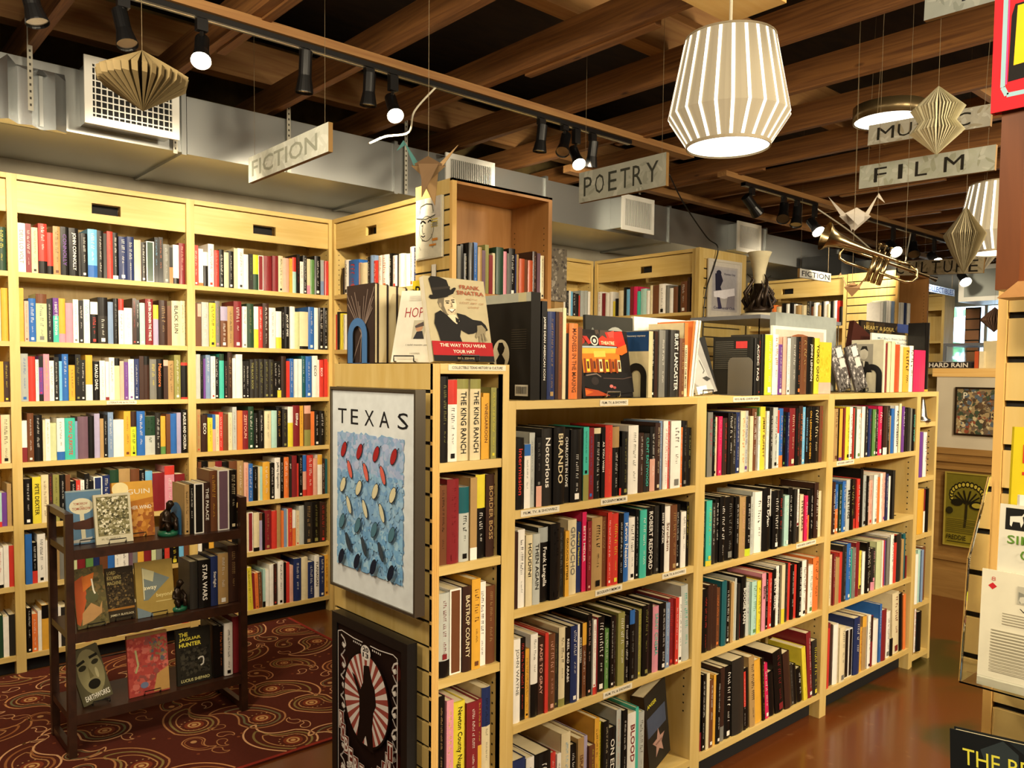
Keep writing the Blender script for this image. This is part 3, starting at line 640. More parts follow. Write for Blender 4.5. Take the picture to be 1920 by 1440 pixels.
def slatboards(mb, W, z0, z1, grooves, th=.018, g=.010):
    """front plane y=0; pale boards with dark slots"""
    mb.box(0, .008, z0, W, th, z1, '3a2812', 1)
    zs = sorted([z for z in grooves if z0 + .01 < z < z1 - .01])
    a = z0
    for z in zs + [z1 + g / 2]:
        mb.box(0, 0, a, W, .0085, z - g / 2, 'w', 0); a = z + g / 2
SHW = (.05, .413, .7296, 1.054, 1.369, 1.678, 2.032)
hdr = lambda W: (2.385, 2.545, W / 2 - .073, .146, 2.428, .055)
WL = [.076, .44, .756, 1.081, 1.396, 1.705, 2.059]
G_WALL = 'maple bookcases along the back wall'
bookcase('tall maple wall bookcase cut off by the left edge of the photo', G_WALL, (-.04, 4.80, 0), 0, .893, .32, 2.577, WL, header=hdr(.893), side=.023)
bookcase('tall maple wall bookcase directly behind the dark display cart', G_WALL, (.853, 4.80, 0), 0, .893, .32, 2.577, WL, header=hdr(.893), side=.023)
bookcase('tall maple wall bookcase meeting the corner, right of the cart', G_WALL, (1.746, 4.80, 0), 0, .914, .32, 2.577, WL, header=hdr(.914), side=.023)
bookcase('maple bookcase turned sideways in the corner beside the sketch portrait', 'side bookcases that jut from the wall', (2.66, 4.80, 0), -PI / 2, 1.12, .285, 2.577, WL, header=(2.385, 2.545, .40, .12, 2.428, .055), side=.028)
bookcase('maple bookcase backing the corner side bookcase, in the second bay', 'side bookcases that jut from the wall', (3.235, 3.68, 0), PI / 2, 1.12, .285, 2.577, WL, header=hdr(1.12), side=.028)
for k, xx in enumerate((3.235, 4.272)):
    bookcase(('maple wall bookcase in the second bay, its top left of the corner', 'maple wall bookcase in the second bay at its far corner')[k], G_WALL, (xx, 4.94, 0), 0, 1.036, .18, 2.577, WL, header=hdr(1.036), side=.025)
bookcase('second side bookcase, ending in the slatted panel with the dancing poster', 'side bookcases that jut from the wall', (5.31, 4.93, 0), -PI / 2, 1.07, .30, 2.577, WL, header=(2.385, 2.545, .50, .13, 2.428, .055), side=.03)
bookcase('third side bookcase under the small white FICTION sign', 'side bookcases that jut from the wall', (7.72, 4.93, 0), -PI / 2, 1.10, .30, 2.577, WL, header=(2.385, 2.545, .40, .13, 2.428, .055), side=.03)
bookcase('far maple bookcase under the blue COLLECTIBLES sign', None, (10.26, 4.72, 0), -PI / 2, .84, .30, 2.577, [.05, .44, .756, 1.081, 1.31, 1.62, 1.99], header=(2.38, 2.545, .3, .001, 2.43, .001), side=.03)

# end cases with slatted ends
def end_case(label, x0, x1, y0, y1, H, shelves, slats, mats):
    t = bookcase(label, None, (x0, y0, 0), 0, x1 - x0, y1 - y0, H, shelves, mats=mats, side=.028, kick=.09, slat_left=1, name='end_bookcase')
    m = MB(); m.M = Matrix.Translation((0, y1 - y0, 0)) @ Matrix.Rotation(-PI / 2, 4, 'Z')
    slatboards(m, y1 - y0 - .022, .02, H, slats)
    m.build('slatwall_panel', [MAPLE_V, BLACKM], t)
    MB().box(0, 0, 0, .028, .022, H).build('edge_post', PINE, t)
    MB().box(.0, .0, H - .012, x1 - x0, .02, H + .0).build('top_edge', PINE_H, t)
    return t
sl = [2.50 - i * .0762 for i in range(34)]
end_case('open birch end case with slatted maple end and sketch portrait', 2.53, 3.235, 3.335, 3.66, 2.58, [.1, .5, .9, 1.29, 1.66, 1.985], sl, (MAPLE_DK, MAPLE_DK))
end_case('far brown end case beyond the hanging trumpet', 7.72, 8.42, 3.335, 3.82, 2.58, [.1, .5, .9, 1.29, 1.66, 2.012], sl, (MAPLE_DK, MAPLE_DK))
# slatted end of the second row
t = thing('slatwall_end_panel', 'maple framed slatwall panel closing the second row, carrying the dancing poster', 'display panel', (5.30, 3.825, 0))
m = MB(); slatboards(m, .53, .02, 2.50, sl); m.M = None
o = m.build('slatwall_panel', [MAPLE_V, BLACKM], t); o.location = (.06, 0, 0)
f = MB(); f.box(0, -.008, 0, .06, .03, 2.58); f.box(.59, -.008, 0, .65, .03, 2.58); f.box(.06, -.008, 2.50, .59, .03, 2.58); f.build('frame', MAPLE_V, t)

# ---- front gondola: three cases and a narrow end case at each end
YF = 1.826
DG = .545
FR_TOP = 1.512
GF = 'low maple bookcases of the front row'
fk = dict(doubled=True, kick=.09)
bookcase('low front bookcase of film and biography books, left of three', GF, (1.600, YF, 0), 0, .971, DG, FR_TOP, [.092, .4845, .846, 1.152], **fk)
bookcase('low front bookcase of rock and blues books, middle of three', GF, (2.571, YF, 0), 0, 1.000, DG, FR_TOP, [.092, .488, .829, 1.176], **fk)
bookcase('low front bookcase with doo wop books, right of three', GF, (3.571, YF, 0), 0, .969, DG, FR_TOP, [.092, .484, .826, 1.171], **fk)
t = bookcase('narrow end bookcase with Texas poster on its slatted side', None, (1.322, YF, 0), 0, .278, DG, 1.6206, [.05, .364, .698, 1.023, 1.316], kick=.05, side=.024, slat_left=1, name='end_bookcase')
m = MB(); m.M = Matrix.Translation((0, DG, 0)) @ Matrix.Rotation(-PI / 2, 4, 'Z')
slatboards(m, DG - .001, .01, 1.62, [1.543 - i * .0722 for i in range(21)]); m.build('slatwall_panel', [MAPLE_V, BLACKM], t)
m = MB()
for k in range(8): m.box(.0 + k * .003, -.0006 * (k % 2), 0, .0 + k * .003 + .0029, .012, 1.6206)
m.build('edge_post', PINE, t)
MB().box(.254, -.002, 0, .278, .02, 1.6206).build('face_stile', MAPLE_V, t)
MB().box(.024, -.002, 1.5926, .254, .02, 1.6206).build('face_rail', MAPLE_H, t)
bookcase('narrow end bookcase at the far right end of the front row', None, (4.541, YF + .004, 0), 0, .26, DG, 1.512, [.03, .319, .703, 1.019, 1.32], kick=0, side=.026, name='end_bookcase')
MB().box(0, 0, 0, .01, .01, .01)

# shelf edge labels
def shelf_label(s, cx, y, z, w, h, label, rot=0.0, plane='X'):
    m = MB(); m.box(-w / 2, -.0015, 0, w / 2, 0, h, 'e4dcc4')
    text(m, s, (-w * .44, -.0019, h * .27), (1, 0, 0), (0, 0, 1), w * .88, h * .48, 'k', 0, .01)
    o = m.build('shelf_label', FLATP); o.location = (cx, y, z)
    tag(o, label, 'label', 'white shelf edge labels')
shelf_label('COLLECTIBLE TEXAS HISTORY & CULTURE', 1.478, YF - .0025, 1.602, .212, .016, 'white label reading COLLECTIBLE TEXAS HISTORY & CULTURE on narrow case top')
YL = YF - .0005
shelf_label('FILM, TV, & SHOWBIZ', 2.072, YL, 1.489, .142, .020, 'white FILM, TV, & SHOWBIZ label under the theatre cover on the top edge')
shelf_label('BIOGRAPHY/MEMOIR', 2.08, YL, 1.157, .135, .020, 'white BIOGRAPHY/MEMOIR label on the second shelf edge of front bookcase')
shelf_label('FILM, TV, & SHOWBIZ', 1.735, YL, 1.157, .165, .020, 'white FILM, TV, & SHOWBIZ label at left of the second shelf edge')
shelf_label('BIOGRAPHY/MEMOIR', 2.06, YL, .851, .135, .020, 'white BIOGRAPHY/MEMOIR label on the third shelf edge of front bookcase')
shelf_label('FILM, TV, & SHOWBIZ', 2.42, YL, .851, .142, .020, 'white FILM, TV, & SHOWBIZ label at right of the third shelf edge')
shelf_label('FILM, TV, & SHOWBIZ', 2.115, YL, .489, .15, .020, 'white FILM, TV, & SHOWBIZ label on the fourth shelf edge')
shelf_label('ROCK, BLUES, COUNTRY & POP', 2.87, YL, 1.489, .19, .020, 'white ROCK, BLUES, COUNTRY & POP label on front middle bookcase top edge')
shelf_label('ROCK, BLUES, COUNTRY & POP', 3.375, YL, .834, .17, .020, 'white ROCK, BLUES, COUNTRY & POP label on the middle bookcase third edge')
shelf_label('ROCK, BLUES, COUNTRY & POP', 3.72, YL, 1.176, .17, .020, 'white ROCK, BLUES, COUNTRY & POP label on front right bookcase')
shelf_label('LITERATURE & FICTION', 1.36, 4.7995, 1.399, .155, .020, 'white LITERATURE & FICTION label on the wall bookcase')

# ================================================================== books from the rows
SEEN = []
camO = Vector((0, 0, 1.6))
def proj_area(P, ax, w, h):
    d = Vector(P) - camO; k = d.dot(fw)
    nrm = Vector((0, -1, 0)) if ax == 'X' else Vector((-1, 0, 0))
    cosv = abs(d.normalized().dot(nrm)); u = 960 + 1525 * d.dot(rt) / k
    if u < 2 or u > 1918: return 0
    v = 775 - 1525 * d.dot(up) / k
    if v > 1465: return 0
    return w * h * cosv * (1525 / k) ** 2 * (1.0 if ax == 'X' else 1.0)
ALL = []
for name, ax, plane, z, start, sgn, s in ROWS:
    ents = s.split(';'); pos = start; n = len(ents)
    LIM = {'F': 2.538, 'R': 3.531, 'T': 4.505, 'N': 1.574, 'E': 4.772}.get(name[0]) if name != 'Ea' else None
    tot = sum(int(e.split(' ')[0]) for e in ents) / 1000
    KX = min(1.0, (LIM - start) / tot) if LIM else 1.0
    real = [e for e in ents if e.split(' ')[2][0] != '.']
    idx = 0
    prev = None
    for e in ents:
        p = e.split(' ', 3); wd = int(p[0]) / 1000 * KX; hh = int(p[1]) / 1000; spec = p[2]; title = p[3] if len(p) > 3 else ''
        a = pos; pos += sgn * wd
        if spec[0] == '.': continue
        mid = (a + pos) / 2
        P = (mid, plane, z + hh / 2) if ax == 'X' else (plane, mid, z + hh / 2)
        ALL.append(dict(row=name, ax=ax, plane=plane, z=z, a=a, w=wd, h=hh, spec=spec, title=title, i=idx, n=len(real), prev=prev,
                        area=proj_area(P, ax, wd, hh)))
        prev = spec[0]; idx += 1
N_IND = 268
pri = sorted(ALL, key=lambda b: -(b['area'] + (1e6 if b['row'][0] in 'PKN' else 0)))
chosen = set(id(b) for b in pri[:N_IND])
NAMES_OK = {'Intermission', 'AS YOU WISH', 'CHARLOTTE IN LOVE', 'FADE TO GRAY', 'REEL BAD ARABS', 'SAINT CINEMA', 'ISRAEL', 'ON EDGE', 'BLOOD',
            'VINEGARROON', 'BORDER BOSS', 'Newton County Nuggets', 'MEETING', 'DOO WOP', 'MADNESS IN THE MAKING', 'THE PALACE', 'Starlight', 'BOOGIE MAN',
            'THEN AGAIN', 'Notorious', 'BLACK SUN', 'PLAGUE AND CHOLERA', 'SPLIT', 'I SHOT THE BUDDHA', 'THE BLACK BOOK'}
stc = MB(); stp = None
seen_lab = set()
for b in ALL:
    body, tx, top, bot, lean = parse(b['spec'])
    h, w = b['h'], b['w']
    if b['row'][0] in 'E' and b['row'] != 'Ea': h = min(h, .30)
    rng = random.Random(hash((round(b['a'] * 1000), round(h * 1000))) & 0xffff)
    gap = min(.0012, w * .04)
    wd = w - gap
    shallow = b['row'][0] in 'KN' or b['row'] in ('Ba', 'Ca', 'Cb', 'Da', 'Sa', 'Sb', 'Ea')
    d = min(h * .70, (.17 if b['row'] == 'Ba' or b['row'][0] in 'KBb' else .20)) * rng.uniform(.92, 1.0)
    if b['row'][0] in 'P': d = min(h * .78, {'P1': .19, 'P2': .17, 'P3': .135, 'P4': .095}[b['row']])
    if b['row'] == 'Ea': h = min(h, .25); d = .13
    if b['row'] == 'Ba': d = min(d, .145)
    if b['row'][0] in 'FRTNE' and b['row'] not in ('Ea',): d = min(d, .225)
    rec = rng.uniform(0, .012) if b['row'][0] not in 'P' else rng.uniform(0, .006)
    zz = b['z'] + .0006
    ang = math.radians(lean)
    sg = 1 if b['ax'] == 'X' else -1
    if b['ax'] == 'X': loc = (b['a'] + gap / 2, b['plane'] + rec, zz); rz = 0
    else: loc = (b['plane'] + rec, b['a'] - gap / 2, zz); rz = -PI / 2
    T = Matrix.Translation(loc) @ Matrix.Rotation(rz, 4, 'Z') @ Matrix.Rotation(ang, 4, 'Y')
    if lean < 0: T = T @ Matrix.Translation((-wd * 0, 0, 0)); T = Matrix.Translation((0, 0, wd * math.sin(-ang) * 0 + 0.0)) @ T
    if ang:
        # turn about the corner that stays on the shelf
        px = 0 if lean > 0 else wd
        px = wd if lean > 0 else 0
        T = Matrix.Translation(loc) @ Matrix.Rotation(rz, 4, 'Z') @ Matrix.Translation((px, 0, 0)) @ Matrix.Rotation(ang, 4, 'Y') @ Matrix.Translation((-px, 0, 0))
    if id(b) in chosen:
        r = bpy.data.objects.new('book', None); COL.objects.link(r); r.empty_display_size = .03
        r.matrix_world = T
        cov = MB(); pag = MB()
        book_geo(cov, pag, wd, h, d, body, tx, top, bot, b['title'], rng)
        cov.build('cover', BOOK, r); pag.build('page_block', PAGES, r)
        thick = 'slim' if w < .02 else ('thick' if w > .04 else '')
        tall = 'tall' if h > .255 else ('short' if h < .2 else '')
        desc = ' '.join(x for x in (tall, thick, CNAME[body]) if x) + ' book'
        if top and top[1] > 6: desc = desc[:-5] + ' and ' + CNAME[top[0]] + ' book' if top[0] != body else desc
        lab = '%s, %s, %s' % (desc, ordinal(b['i'], b['n']), ROWNAME[b['row']])
        if b['title'] in NAMES_OK and len(b['title'].split()) <= 3:
            lab = '%s lettered %s, %s' % (desc, b['title'], ROWNAME[b['row']])
        if lab in seen_lab:
            lab = '%s, %s, %s' % (desc, ordinal(b['i'], b['n']), ROWNAME[b['row']])
        seen_lab.add(lab)
        tag(r, lab, 'book', 'books on the ' + ROWNAME[b['row']])
    else:
        stc.M = T
        book_geo(stc, stc, wd, h, d, body, tx, top, bot, b['title'], rng, 0, 1)
        stc.M = None
o = stc.build('shelved_books', [BOOK, PAGES])
tag(o, 'the many smaller books filling the remaining wall and right hand shelves', 'books', None, 'stuff')

# ================================================================== flat art on covers, posters and signs
class Art:
    def __init__(s, mb, w, h, x0=0, z0=0, y=0.0):
        s.mb = mb; s.w = w; s.h = h; s.x0 = x0; s.z0 = z0; s.y = y; s.k = 0
    def P(s, u, v): return (s.x0 + u * s.w, s.y - .00015 * s.k - .0002, s.z0 + (1 - v) * s.h)
    def poly(s, pts, c): s.k += 1; s.mb.poly([s.P(*p) for p in pts][::-1], c)
    def rect(s, u0, v0, u1, v1, c): s.poly([(u0, v0), (u1, v0), (u1, v1), (u0, v1)], c)
    def ell(s, u, v, a, b, c, rot=0, n=22):
        """a in cover widths, b in cover heights, rot in radians on the real cover"""
        A_, B_ = a * s.w, b * s.h; cr, sr = math.cos(rot), math.sin(rot)
        s.poly([(u + (A_ * math.cos(t) * cr - B_ * math.sin(t) * sr) / s.w, v + (A_ * math.cos(t) * sr + B_ * math.sin(t) * cr) / s.h) for t in [2 * PI * i / n for i in range(n)]], c)
    def line(s, pts, th, c):
        s.k += 1
        for (a, b), (d, e) in zip(pts, pts[1:]):
            dx, dy = (d - a) * s.w, (e - b) * s.h; L = math.hypot(dx, dy) or 1
            nx, ny = -dy / L * th / 2, dx / L * th / 2
            q = [(a + nx / s.w, b + ny / s.h), (d + nx / s.w, e + ny / s.h), (d - nx / s.w, e - ny / s.h), (a - nx / s.w, b - ny / s.h)]
            s.mb.poly([s.P(*p) for p in q], c)
    def txt(s, st, u, v, w, h, c, bold=.012):
        s.k += 1
        text(s.mb, st, s.P(u, v + h), (1, 0, 0), (0, 0, 1), w * s.w, h * s.h, c, 0, bold)
    def blots(s, u0, v0, u1, v1, cols, n, size, seed=1, asp=1.6):
        r = random.Random(seed)
        for i in range(n):
            cu, cv = r.uniform(u0, u1), r.uniform(v0, v1); k = r.randint(5, 7); a0 = r.uniform(0, PI)
            a = size * r.uniform(.4, 1.2); b = a * r.uniform(.3, .8)
            pts = []
            for j in range(k):
                t = 2 * PI * j / k; px, py = a * math.cos(t) * r.uniform(.7, 1.1), b * math.sin(t) * asp * r.uniform(.7, 1.1)
                pts.append((min(u1, max(u0, cu + (px * math.cos(a0) - py * math.sin(a0)))), min(v1, max(v0, cv + (px * math.sin(a0) + py * math.cos(a0)) * s.w / s.h))))
            s.poly(pts, r.choice(cols))
            s.k -= .99
        s.k += 1

def display_book(label, loc, w, h, t, body, art, lean=14, rotz=0.0, roll=0.0, spine=None, group='books shown face out', easel=None, gloss=ARTM, name='book', cat='book'):
    """a book standing face out, cover towards -y, leaning back"""
    r = bpy.data.objects.new(name, None); COL.objects.link(r); r.empty_display_size = .03
    T = Matrix.Translation(loc) @ Matrix.Rotation(rotz, 4, 'Z') @ Matrix.Rotation(-math.radians(lean), 4, 'X') @ Matrix.Rotation(math.radians(roll), 4, 'Y')
    r.matrix_world = T
    m = MB()
    m.box(0, 0, 0, w, .0026, h, body); m.box(0, t - .0026, 0, w, t, h, body)
    if rotz < -1.5 and t > .015: m.box(w - .003, .0026, 0, w, t - .0026, h, spine or body)
    else: m.box(0, .0026, 0, .003, t - .0026, h, spine or body)
    art(Art(m, w, h))
    m.build('cover', gloss, r)
    if t > .008: MB().box(.0031, .0027, .002, w - .0031, t - .0027, h - .003).build('page_block', PAGES, r)
    tag(r, label, cat, group)
    if easel:
        e = thing('book_easel', easel[0], 'easel', loc, rotz, 'small wire book easels')
        col = easel[1]; g = MB(); cx = w * .55 if len(easel) < 3 else easel[2]; ww = .033
        g.tube([(cx - ww, .10, .0023), (cx - ww, -.010, .0023), (cx - ww, -.013, .006), (cx - ww, -.013, .019), (cx + ww, -.013, .019), (cx + ww, -.013, .006), (cx + ww, -.010, .0023), (cx + ww, .10, .0023)], .0021, 6)
        g.build('front_lip', col, e)
        g = MB(); g.tube([(cx - ww, .10, .0015), (cx - .01, .085, .11), (cx + .01, .085, .11), (cx + ww, .10, .0015)], .0014, 6); g.build('back_rest', col, e)
    return r

# --- Texas poster
def framed(name, label, y0, y1, z0, z1, X, depth, fw_, framemat, art, matcol='dfe6ea', cat='framed poster', glossy=True, rotz=-PI / 2, base=None, printed=ARTM):
    W = abs(y1 - y0); H = z1 - z0
    t = thing(name, label, cat, base or (X, max(y0, y1), z0), rotz)
    f = MB()
    f.box(0, 0, 0, W, depth, fw_); f.box(0, 0, H - fw_, W, depth, H); f.box(0, 0, fw_, fw_, depth, H - fw_); f.box(W - fw_, 0, fw_, W, depth, H - fw_)
    f.build('frame', framemat, t)
    m = MB(); m.box(fw_, .006, fw_, W - fw_, depth * .9, H - fw_, matcol)
    art(Art(m, W - 2 * fw_, H - 2 * fw_, fw_, fw_, .006))
    m.build('print', printed, t)
    return t
def art_texas(a):
    r = random.Random(3)
    for ch, u in zip('TEXAS', (.075, .245, .42, .60, .81)):
        a.txt(ch, u, .095, .115 if ch != 'E' else .095, .075, '1c1d22', .0)
    # jagged painted field
    pts = []
    N = 26
    for i in range(N): pts.append((.075 + .79 * i / N + r.uniform(-.008, .008), .215 + r.uniform(-.012, .012)))
    for i in range(40): pts.append((.875 + r.uniform(-.014, .014), .215 + .67 * i / 40))
    for i in range(N): pts.append((.875 - .79 * i / N, .885 + r.uniform(-.016, .016)))
    for i in range(40): pts.append((.075 + r.uniform(-.012, .012), .885 - .67 * i / 40))
    a.poly(pts, '86aed2')
    a.blots(.07, .215, .88, .43, ('a9bfe0', 'a3b6de', '98b6da', 'b4c0e2', '8cadd8'), 420, .032, 5)
    a.blots(.07, .40, .88, .70, ('8cb6da', '7faad6', 'a0c4e2', '93bcde', '76a3d2'), 620, .030, 6)
    a.blots(.07, .66, .88, .89, ('8cbde2', '7cb0dc', 'a3cce8', '86b8e0', '72a6d6'), 460, .032, 7)
    rows = [(.30, 4, 'a52a2c', 0), (.395, 3, 'd9695c', 1), (.478, 4, 'd9d2ae', 0), (.573, 3, 'd8d3b2', 1), (.662, 4, '507a8c', 0), (.757, 3, '3c4650', 1), (.84, 4, '1c2233', 0)]
    for v, n, c, tilt in rows:
        for i in range(n):
            u = (.165 + i * .205) if n == 4 else (.25 + i * .205)
            v2 = v
            cc = c
            if not tilt:
                a.ell(u, v2, .060, .0225, '141a28', -1.05); a.ell(u, v2, .055, .0200, cc, -1.05)
                a.line([(u + .035, v2 - .02), (u + .05, v2 - .036), (u + .062, v2 - .043)], .0035, '1a2438')
            else:
                a.ell(u, v2, .066, .0185, '141a28', 1.15); a.ell(u, v2, .061, .0160, cc, 1.15)
                a.line([(u - .03, v2 - .028), (u - .042, v2 - .042), (u - .040, v2 - .052)], .0035, '1a2438')
DKSIL = solid('brushed_dark_silver', '6f675a', .3, .8)
framed('framed_poster', 'TEXAS poster of chilli peppers on blue in a thin metal frame', 1.832, 2.304, .918, 1.548, 1.268, .034, .008, DKSIL, art_texas)
g = MB()

def art_plant(a):
    a.rect(0, 0, 1, 1, '1d0f0c'); a.blots(.03, .05, .97, .95, ('4a1712', '2a100d', '3a130f'), 40, .10, 9)
    a.rect(.16, .02, .84, .98, '1d0f0c')
    # border scrolls
    for sx in (.10, .90):
        for i in range(9):
            v = .10 + i * .10
            sgn = 1 if sx < .5 else -1
            a.line([(sx - .05 * sgn, v - .045), (sx + .005 * sgn, v - .03), (sx + .03 * sgn, v - .005), (sx, v + .012), (sx - .03 * sgn, v), (sx - .01 * sgn, v - .012)], .006, 'c9c2bd')
            a.ell(sx, v, .018, .009, 'e1dcd6')
            a.line([(sx + .02 * sgn, v + .02), (sx - .02 * sgn, v + .045), (sx - .05 * sgn, v + .055)], .005, 'a9a29f')
    a.line([(.04, .97), (.04, .035), (.10, .025), (.30, .035), (.44, .035)], .003, 'd5cfca'); a.line([(.56, .035), (.7, .035), (.90, .025), (.96, .035), (.96, .97)], .003, 'd5cfca')
    for q in range(5): a.ell(.30 + q * .03, .05, .008, .005, 'd5cfca'); a.ell(.60 + q * .03, .05, .008, .005, 'd5cfca')
    cu, cv, ra, rb = .5, .30, .34, .215
    a.ell(cu, cv, ra + .02, rb + .012, '120a08', 0, 40)
    n = 46
    for i in range(n):
        t0, t1 = 2 * PI * i / n, 2 * PI * (i + 1) / n
        a.poly([(cu, cv), (cu + ra * math.cos(t0), cv + rb * math.sin(t0)), (cu + ra * math.cos(t1), cv + rb * math.sin(t1))], 'd6cdc8' if i % 2 else '93453c')
        a.k -= 1
    a.k += 1
    a.poly([(.47, .14), (.55, .13), (.60, .20), (.64, .23), (.66, .30), (.62, .34), (.60, .42), (.62, .53), (.54, .53), (.50, .47), (.44, .52), (.36, .50), (.40, .40), (.40, .30), (.33, .24), (.28, .20), (.34, .21), (.42, .26), (.46, .22)], '190d0a')
    a.ell(.5, .075, .075, .035, 'ded8d2'); a.txt('20', .455, .05, .09, .022, 'k', .03); a.txt('13', .455, .077, .09, .022, 'k', .03)
    # lettering on an arc
    for k, ch in enumerate('ROBERT PLANT'):
        if ch == ' ': continue
        t = math.radians(168 - k * 14.2); u = cu + .40 * math.cos(t); v = cv + .07 + .235 * math.sin(t) * 1.05
        a.rect(u - .040, v - .0, u + .036, v + .088, '6d2a20'); a.line([(u - .04, v), (u + .036, v), (u + .036, v + .088), (u - .04, v + .088), (u - .04, v)], .002, 'd9d2cc')
        a.txt(ch, u - .030, v + .008, .056, .070, 'e3dcd6', .01)
    a.txt('SENSATIONAL', .22, .645, .56, .030, 'e3dcd6', .03)
    a.txt('SPACE SHIFTERS', .12, .683, .76, .038, 'e3dcd6', .03)
    a.rect(.14, .74, .86, .90, 'd9d2c8'); a.rect(.15, .746, .85, .894, '211310')
    for q in range(5):
        for k in range(16):
            a.rect(.18 + k * .041, .757 + q * .026, .18 + k * .041 + .026, .757 + q * .026 + .014, 'cfc7bd'); a.k -= 1
framed('framed_poster', 'black framed red and white concert poster low on the slatted end panel', 1.868, 2.292, .13, .834, 1.268, .034, .030, BLACK, art_plant, '1d0f0c')

# --- sketch portrait on the first slatted end
def art_sketch(a):
    a.rect(0, 0, 1, 1, 'd9d6c4'); a.rect(0, 0, .35, .3, 'a7a89a'); a.rect(.6, .0, .95, .35, 'c6c0b8')
    a.ell(.42, .22, .30, .10, 'b4b5a8'); a.ell(.42, .20, .26, .09, 'e4e1d2'); a.ell(.40, .30, .36, .05, '9ea093'); a.ell(.40, .29, .34, .04, 'e9e6d8')
    a.ell(.42, .50, .285, .212, '55534a'); a.ell(.42, .50, .27, .20, 'd0ccb8'); a.line([(.16, .24), (.2, .12), (.42, .09), (.64, .12), (.68, .24)], .005, '3a382f'); a.line([(.04, .30), (.4, .345), (.76, .30)], .005, '3a382f'); a.line([(.2, .40), (.28, .36), (.40, .41)], .010, 'k'); a.line([(.48, .40), (.56, .37), (.64, .41)], .008, 'k'); a.line([(.30, .42), (.26, .52), (.30, .58), (.36, .57)], .004, '33322c')
    a.line([(.22, .60), (.30, .63), (.38, .61)], .006, 'k'); a.line([(.25, .68), (.36, .69)], .003, '55534a'); a.ell(.27, .44, .035, .01, '44423a')
    a.line([(.15, .78), (.35, .98)], .003, '8b8a7c'); a.line([(.62, .60), (.70, .8), (.55, .95)], .004, '8b8a7c'); a.poly([(.05, .98), (.3, .78), (.6, .8), (.9, .98)], 'dcd9c6')
    for q in range(4): a.rect(.62, .36 + q * .04, .86, .375 + q * .04, 'd9c648')
    a.rect(.66, .42, .84, .49, '8c8878'); a.rect(.66, .68, .86, .72, 'd98f3a'); a.rect(.55, .77, .8, .80, 'd98f3a')
display_book('ink sketch of a man in a brimmed hat, hung on the slatted end', (2.513, 3.632, 2.187), .232, .315, .012, 'd9d6c4', art_sketch, 0, -PI / 2, 0, None, None, None, ARTM, 'sketch_print', 'picture')
def blank(a): a.rect(.1, .1, .9, .9, 'efeadb')
display_book('small white price card pinned below the hat sketch', (2.52, 3.50, 2.09), .04, .065, .002, 'w', blank, 0, -PI / 2, 0, None, None, None, FLATP, 'price_card', 'card')
def art_yel(a): a.rect(0, 0, .5, 1, 'e5cf2e'); a.rect(.5, 0, 1, 1, 'b58a86'); a.txt('P', .1, .1, .18, .2, 'k')
display_book('yellow and rose magazine on the slatted end behind the hat cover', (2.505, 3.648, 1.78), .25, .30, .010, 'y', art_yel, 0, -PI / 2, 0, None, None, None, ARTM, 'magazine', 'magazine')

# --- dancing poster
def art_dance(a):
    a.rect(.08, .08, .92, .92, 'b3aeae'); a.rect(.12, .12, .88, .60, 'a9a7ad')
    a.poly([(.18, .22), (.36, .20), (.44, .34), (.36, .46), (.40, .52), (.20, .54)], '28273a'); a.ell(.30, .20, .08, .05, '28273a')
    a.poly([(.14, .56), (.82, .46), (.84, .60), (.5, .68), (.16, .66)], 'ece9f0'); a.poly([(.25, .66), (.34, .66), (.42, .86), (.30, .88)], '3a3550')
    a.poly([(.6, .64), (.84, .60), (.84, .86), (.55, .86)], '8d8790'); a.txt('Kansas City', .48, .19, .36, .05, '33304a'); a.txt('Continental Club', .15, .83, .70, .05, '2c2a55')
framed('framed_poster', 'pale framed poster of a dancing figure on the maple slatted end', 0, .43, 0, .46, 0, .012, .02, solid('pale_frame', 'cfc8ba', .4), art_dance, 'cbc5bb', rotz=math.radians(-3), base=(5.40, 3.80, 2.045))

